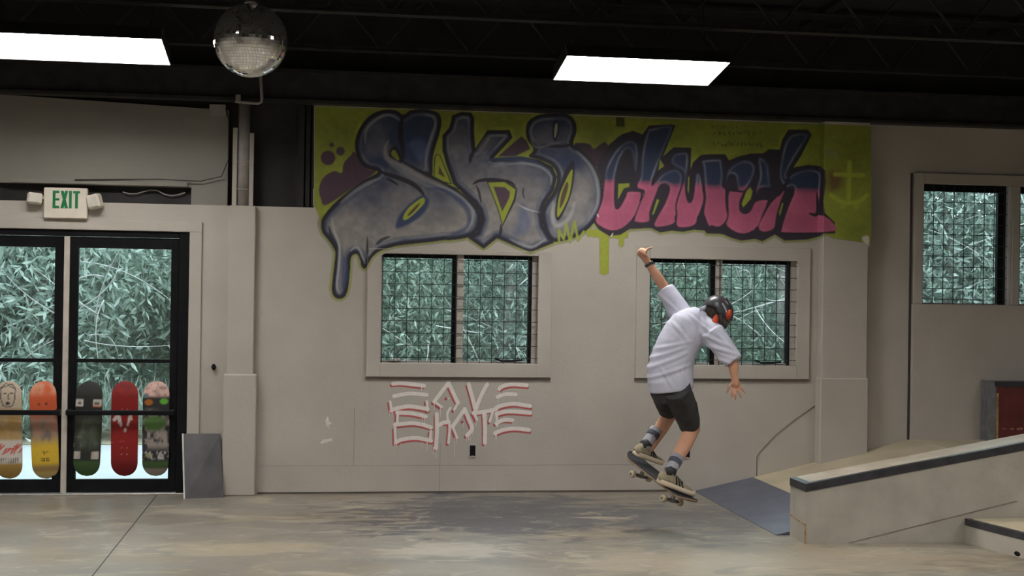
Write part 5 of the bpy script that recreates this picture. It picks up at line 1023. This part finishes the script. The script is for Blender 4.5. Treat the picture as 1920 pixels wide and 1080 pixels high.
def crease(ob, lines, amp):
    """press long cloth folds into a garment: ridges fade along their length"""
    me = ob.data; n = len(me.vertices); co = np.zeros(n*3, np.float32); me.vertices.foreach_get('co', co); co = co.reshape(-1, 3); no = np.zeros(n*3, np.float32); me.vertices.foreach_get('normal', no); no = no.reshape(-1, 3); base = np.array(BASE[ob.parent.name]); p = co + base; d = np.zeros(n)
    for (a, b_, w_, h_) in lines:
        a = np.array(a); b_ = np.array(b_); ab = b_-a; L2 = (ab*ab).sum(); t = ((p-a)@ab)/L2; q = p-(a+np.clip(t, 0, 1)[:, None]*ab); dist = np.hypot(q[:, 0], q[:, 2]); f = np.sin(np.pi*np.clip(t*0.86+0.07, 0, 1))**0.7; f[(t < -0.1) | (t > 1.1)] *= 0.3
        d += h_*f*(np.exp(-(dist/w_)**2) - 0.55*np.exp(-((dist-1.9*w_)/(1.2*w_))**2))
    co += no*(d*amp)[:, None]; me.vertices.foreach_set('co', co.astype(np.float32).ravel()); me.update()
FOLDS = []
for (x0_, y0_, x1_, y1_, w_, h_) in ((1214,694,1290,662,.012,1), (1216,712,1297,684,.012,1.1), (1218,676,1286,650,.011,.9), (1232,655,1300,640,.011,.8), (1240,690,1262,728,.010,.6), (1278,690,1284,730,.010,.7), (1262,600,1290,640,.011,.7), (1296,590,1328,620,.010,.9), (1318,628,1362,650,.011,1.1), (1326,648,1374,664,.011,1.1), (1322,664,1366,682,.010,.9), (1340,625,1372,660,.010,.8), (1240,556,1272,590,.010,.9), (1250,545,1284,584,.009,.7), (1244,575,1262,610,.010,.7), (1306,600,1330,660,.012,.8)):
    FOLDS.append((tuple(J(x0_, y0_, 9.06)), tuple(J(x1_, y1_, 9.06)), w_, h_))
crease(shirt, FOLDS, 0.008)
MB().tube([J(1313, 581, 9.10), J(1322, 576, 9.16), J(1331, 580, 9.24), J(1329, 588, 9.29)], [0.012, 0.014, 0.014, 0.012], 10, flat=0.6).build('collar', M_SHIRT, shirt, True)
# shorts
q = MB(); rings = []
for (px, py, hw, dep) in ((1262, 712, 34, .12), (1261, 738, 37, .125), (1262, 754, 32, .12)):
    c_ = J(px, py, 9.2); rings.append(ering(c_, (J(px+40, py-5, 9.2)-c_).normalized()*(hw/265), Vector((0,1,0))*dep))
q.loft(rings)
q.tube([hipR + (hipR-kneR)*0.12, hipR.lerp(kneR, .5), J(1294, 800, 9.25)], [0.105, 0.092, 0.078], 22); q.tube([hipL + (hipL-kneL)*0.12, hipL.lerp(kneL, .5), J(1254, 769, 9.48)], [0.10, 0.088, 0.074], 22)
sh_ = q.build('shorts', M_SHORT, kid); fuse(sh_, 0.008, 3, 0.5, (0.09, 0.014))
# socks, shoes
def shoe(heel, toe, ank, nrm, socktop, bandp, lab):
    f_ = (toe - heel); L_ = f_.length; f_ = f_.normalized(); n_ = (nrm - f_*nrm.dot(f_)).normalized(); s_ = f_.cross(n_)
    def P_(a, b_, c_): return heel + f_*(a*L_) + s_*b_ + n_*c_
    def outline(c_, k, gx=0.0):
        pts = []
        for (a, w_) in ((0.0-gx, .0), (0.01-gx, .022), (0.06, .034), (0.2, .038), (0.4, .036), (0.6, .042), (0.75, .047), (0.88, .042), (0.97, .026), (1.0+gx, 0.0)): pts.append((a, w_*k))
        ring = [P_(a, w_, c_) for a, w_ in pts] + [P_(a, -w_, c_) for a, w_ in pts[-2:0:-1]]
        return ring
    so = MB().loft([outline(0.0, 1.0), outline(0.012, 1.05, .004), outline(0.036, 1.02)]).build('shoe_sole', M_SOLE, kid, True)
    prof = [(0.0, .030, .075), (0.08, .034, .092), (0.2, .037, .098), (0.32, .036, .096), (0.45, .036, .078), (0.58, .040, .062), (0.72, .044, .050), (0.86, .040, .042), (0.96, .024, .034)]
    mb = MB(); rings = []
    for a, w_, h in prof:
        rings.append([P_(a, w_*math.copysign(abs(math.cos(t))**0.7, math.cos(t)), 0.026 + (h-0.026)*max(0, math.sin(t))**0.8 if math.sin(t) > 0 else 0.024) for t in [2*math.pi*k/20 for k in range(20)]])
    mb.loft(rings); up_ = mb.build('shoe_upper', M_SHOE, kid, True)
    for k in range(3):
        for sd in (-1, 1):
            a0, a1 = 0.36+k*0.085, 0.44+k*0.085
            mb = MB(); st = []
            for i in range(6):
                u = i/5; a = a1*(1-u) + a0*u - 0.0; w_ = np.interp(a, [p[0] for p in prof], [p[1] for p in prof]); h = np.interp(a, [p[0] for p in prof], [p[2] for p in prof]); th = 0.12 + u*1.05
                st.append((a, sd*(w_*math.cos(th)**0.7 + 0.0025), 0.026+(h-0.026)*math.sin(th)**0.8 + 0.001))
            for (x, y, z), (x2, y2, z2) in zip(st[:-1], st[1:]): mb.add([P_(x-.021, y, z), P_(x+.021, y, z), P_(x2+.021, y2, z2), P_(x2-.021, y2, z2)], [(0,1,2,3), (3,2,1,0)])
            mb.build('stripe', M_STRIPE, up_)
    MB().tube([P_(0.10, 0, .088), P_(0.2, 0, 0.104), P_(0.32, 0, 0.104)], [0.030, 0.035, 0.030], 16).build('dark_collar', M_STRIPE, up_, True)
    for k in range(4): MB().tube([P_(0.40+k*.06, -.022, .084-k*.008), P_(0.41+k*.06, 0, .089-k*.008), P_(0.40+k*.06, .022, .084-k*.008)], 0.0035, 6).build('lace', M_STRIPE, up_, True)
    base_ = P_(0.2, 0, 0.07)
    sk = MB().tube([base_, base_.lerp(socktop, .45), socktop], [0.044, 0.042, 0.049], 18).build('sock', M_SOCK, kid, True); dd_ = (socktop - base_).normalized()
    bandp = base_.lerp(socktop, 0.70); MB().tube([bandp - dd_*0.02, bandp + dd_*0.02], [0.0465, 0.0492], 18).build('sock_band', M_BAND, sk, True)
    MB().ellipsoid(bandp + Vector((-0.012, -0.048, 0)), ((0.013,0,0), (0,0.004,0), (0,0,0.009)), 8, 6).build('sock_mark', M_SOCK, sk, True)
BL = Vector((0.40, -0.855, -0.345)).normalized(); BW = Vector((0.14, 0.095, -0.04)); BW = (BW - BL*BW.dot(BL)).normalized(); BN = BL.cross(BW); BN = BN if BN.z > 0 else -BN
shoe(J(1231, 903, 9.02), J(1301, 930, 9.04), ankR, BN, J(1270, 857, 9.10), J(1266, 867, 9.085), '')
shoe(J(1188, 852, 9.36), J(1240, 870, 9.50), ankL, BN, J(1231, 806, 9.44), J(1226, 815, 9.43), '')
# ================================================================== skateboard under the feet
bc_ = J(1242, 906, 9.2) - BL*0.035; M4 = Matrix(((BW.x, -BN.x, BL.x, bc_.x), (BW.y, -BN.y, BL.y, bc_.y), (BW.z, -BN.z, BL.z, bc_.z), (0, 0, 0, 1)))
sk8 = thing('skateboard', bc_ - BN*0.10, 'skateboard with dark grip tape in the air under the rider', 'skateboard')
M4f = M4 @ Matrix.Scale(-1, 4, (0, 1, 0))
dk = deck_mesh('deck_board', lambda u, v: np.tile(np.array((0.17, 0.12, 0.08)), (len(u), 1)), sk8, M4f, L=0.74, W=0.205)
gt = deck_mesh('grip_tape', lambda u, v: np.tile(np.array((0.03, 0.03, 0.033)), (len(u), 1)), sk8, Matrix.Translation(BN*0.0085) @ M4f, L=0.736, W=0.202, m=M_GRIP)
for sgn in (-1, 1):
    tc_ = bc_ + BL*(sgn*0.185); hg = tc_ - BN*0.058
    tk = MB().tube([tc_ - BN*0.002, tc_ - BN*0.012], 0.032, 10).capsule(tc_ - BN*0.012, hg, 0.017, 0.015, 10).tube([hg - BW*0.068, hg, hg + BW*0.068], [0.009, 0.016, 0.009], 10).tube([hg - BW*0.10, hg + BW*0.10], 0.0045, 8).build('truck', M_TRUCK, sk8, True)
    for s2 in (-1, 1):
        c_ = hg + BW*(s2*0.085); wh = MB().tube([c_ - BW*0.016, c_ - BW*0.012, c_ + BW*0.012, c_ + BW*0.016], [0.022, 0.0265, 0.0265, 0.022], 20).build('wheel', M_WHEEL, sk8, True)
        MB().tube([c_ + BW*(s2*0.013), c_ + BW*(s2*0.0175)], 0.010, 12).build('bearing', M_TRUCK, wh, True)
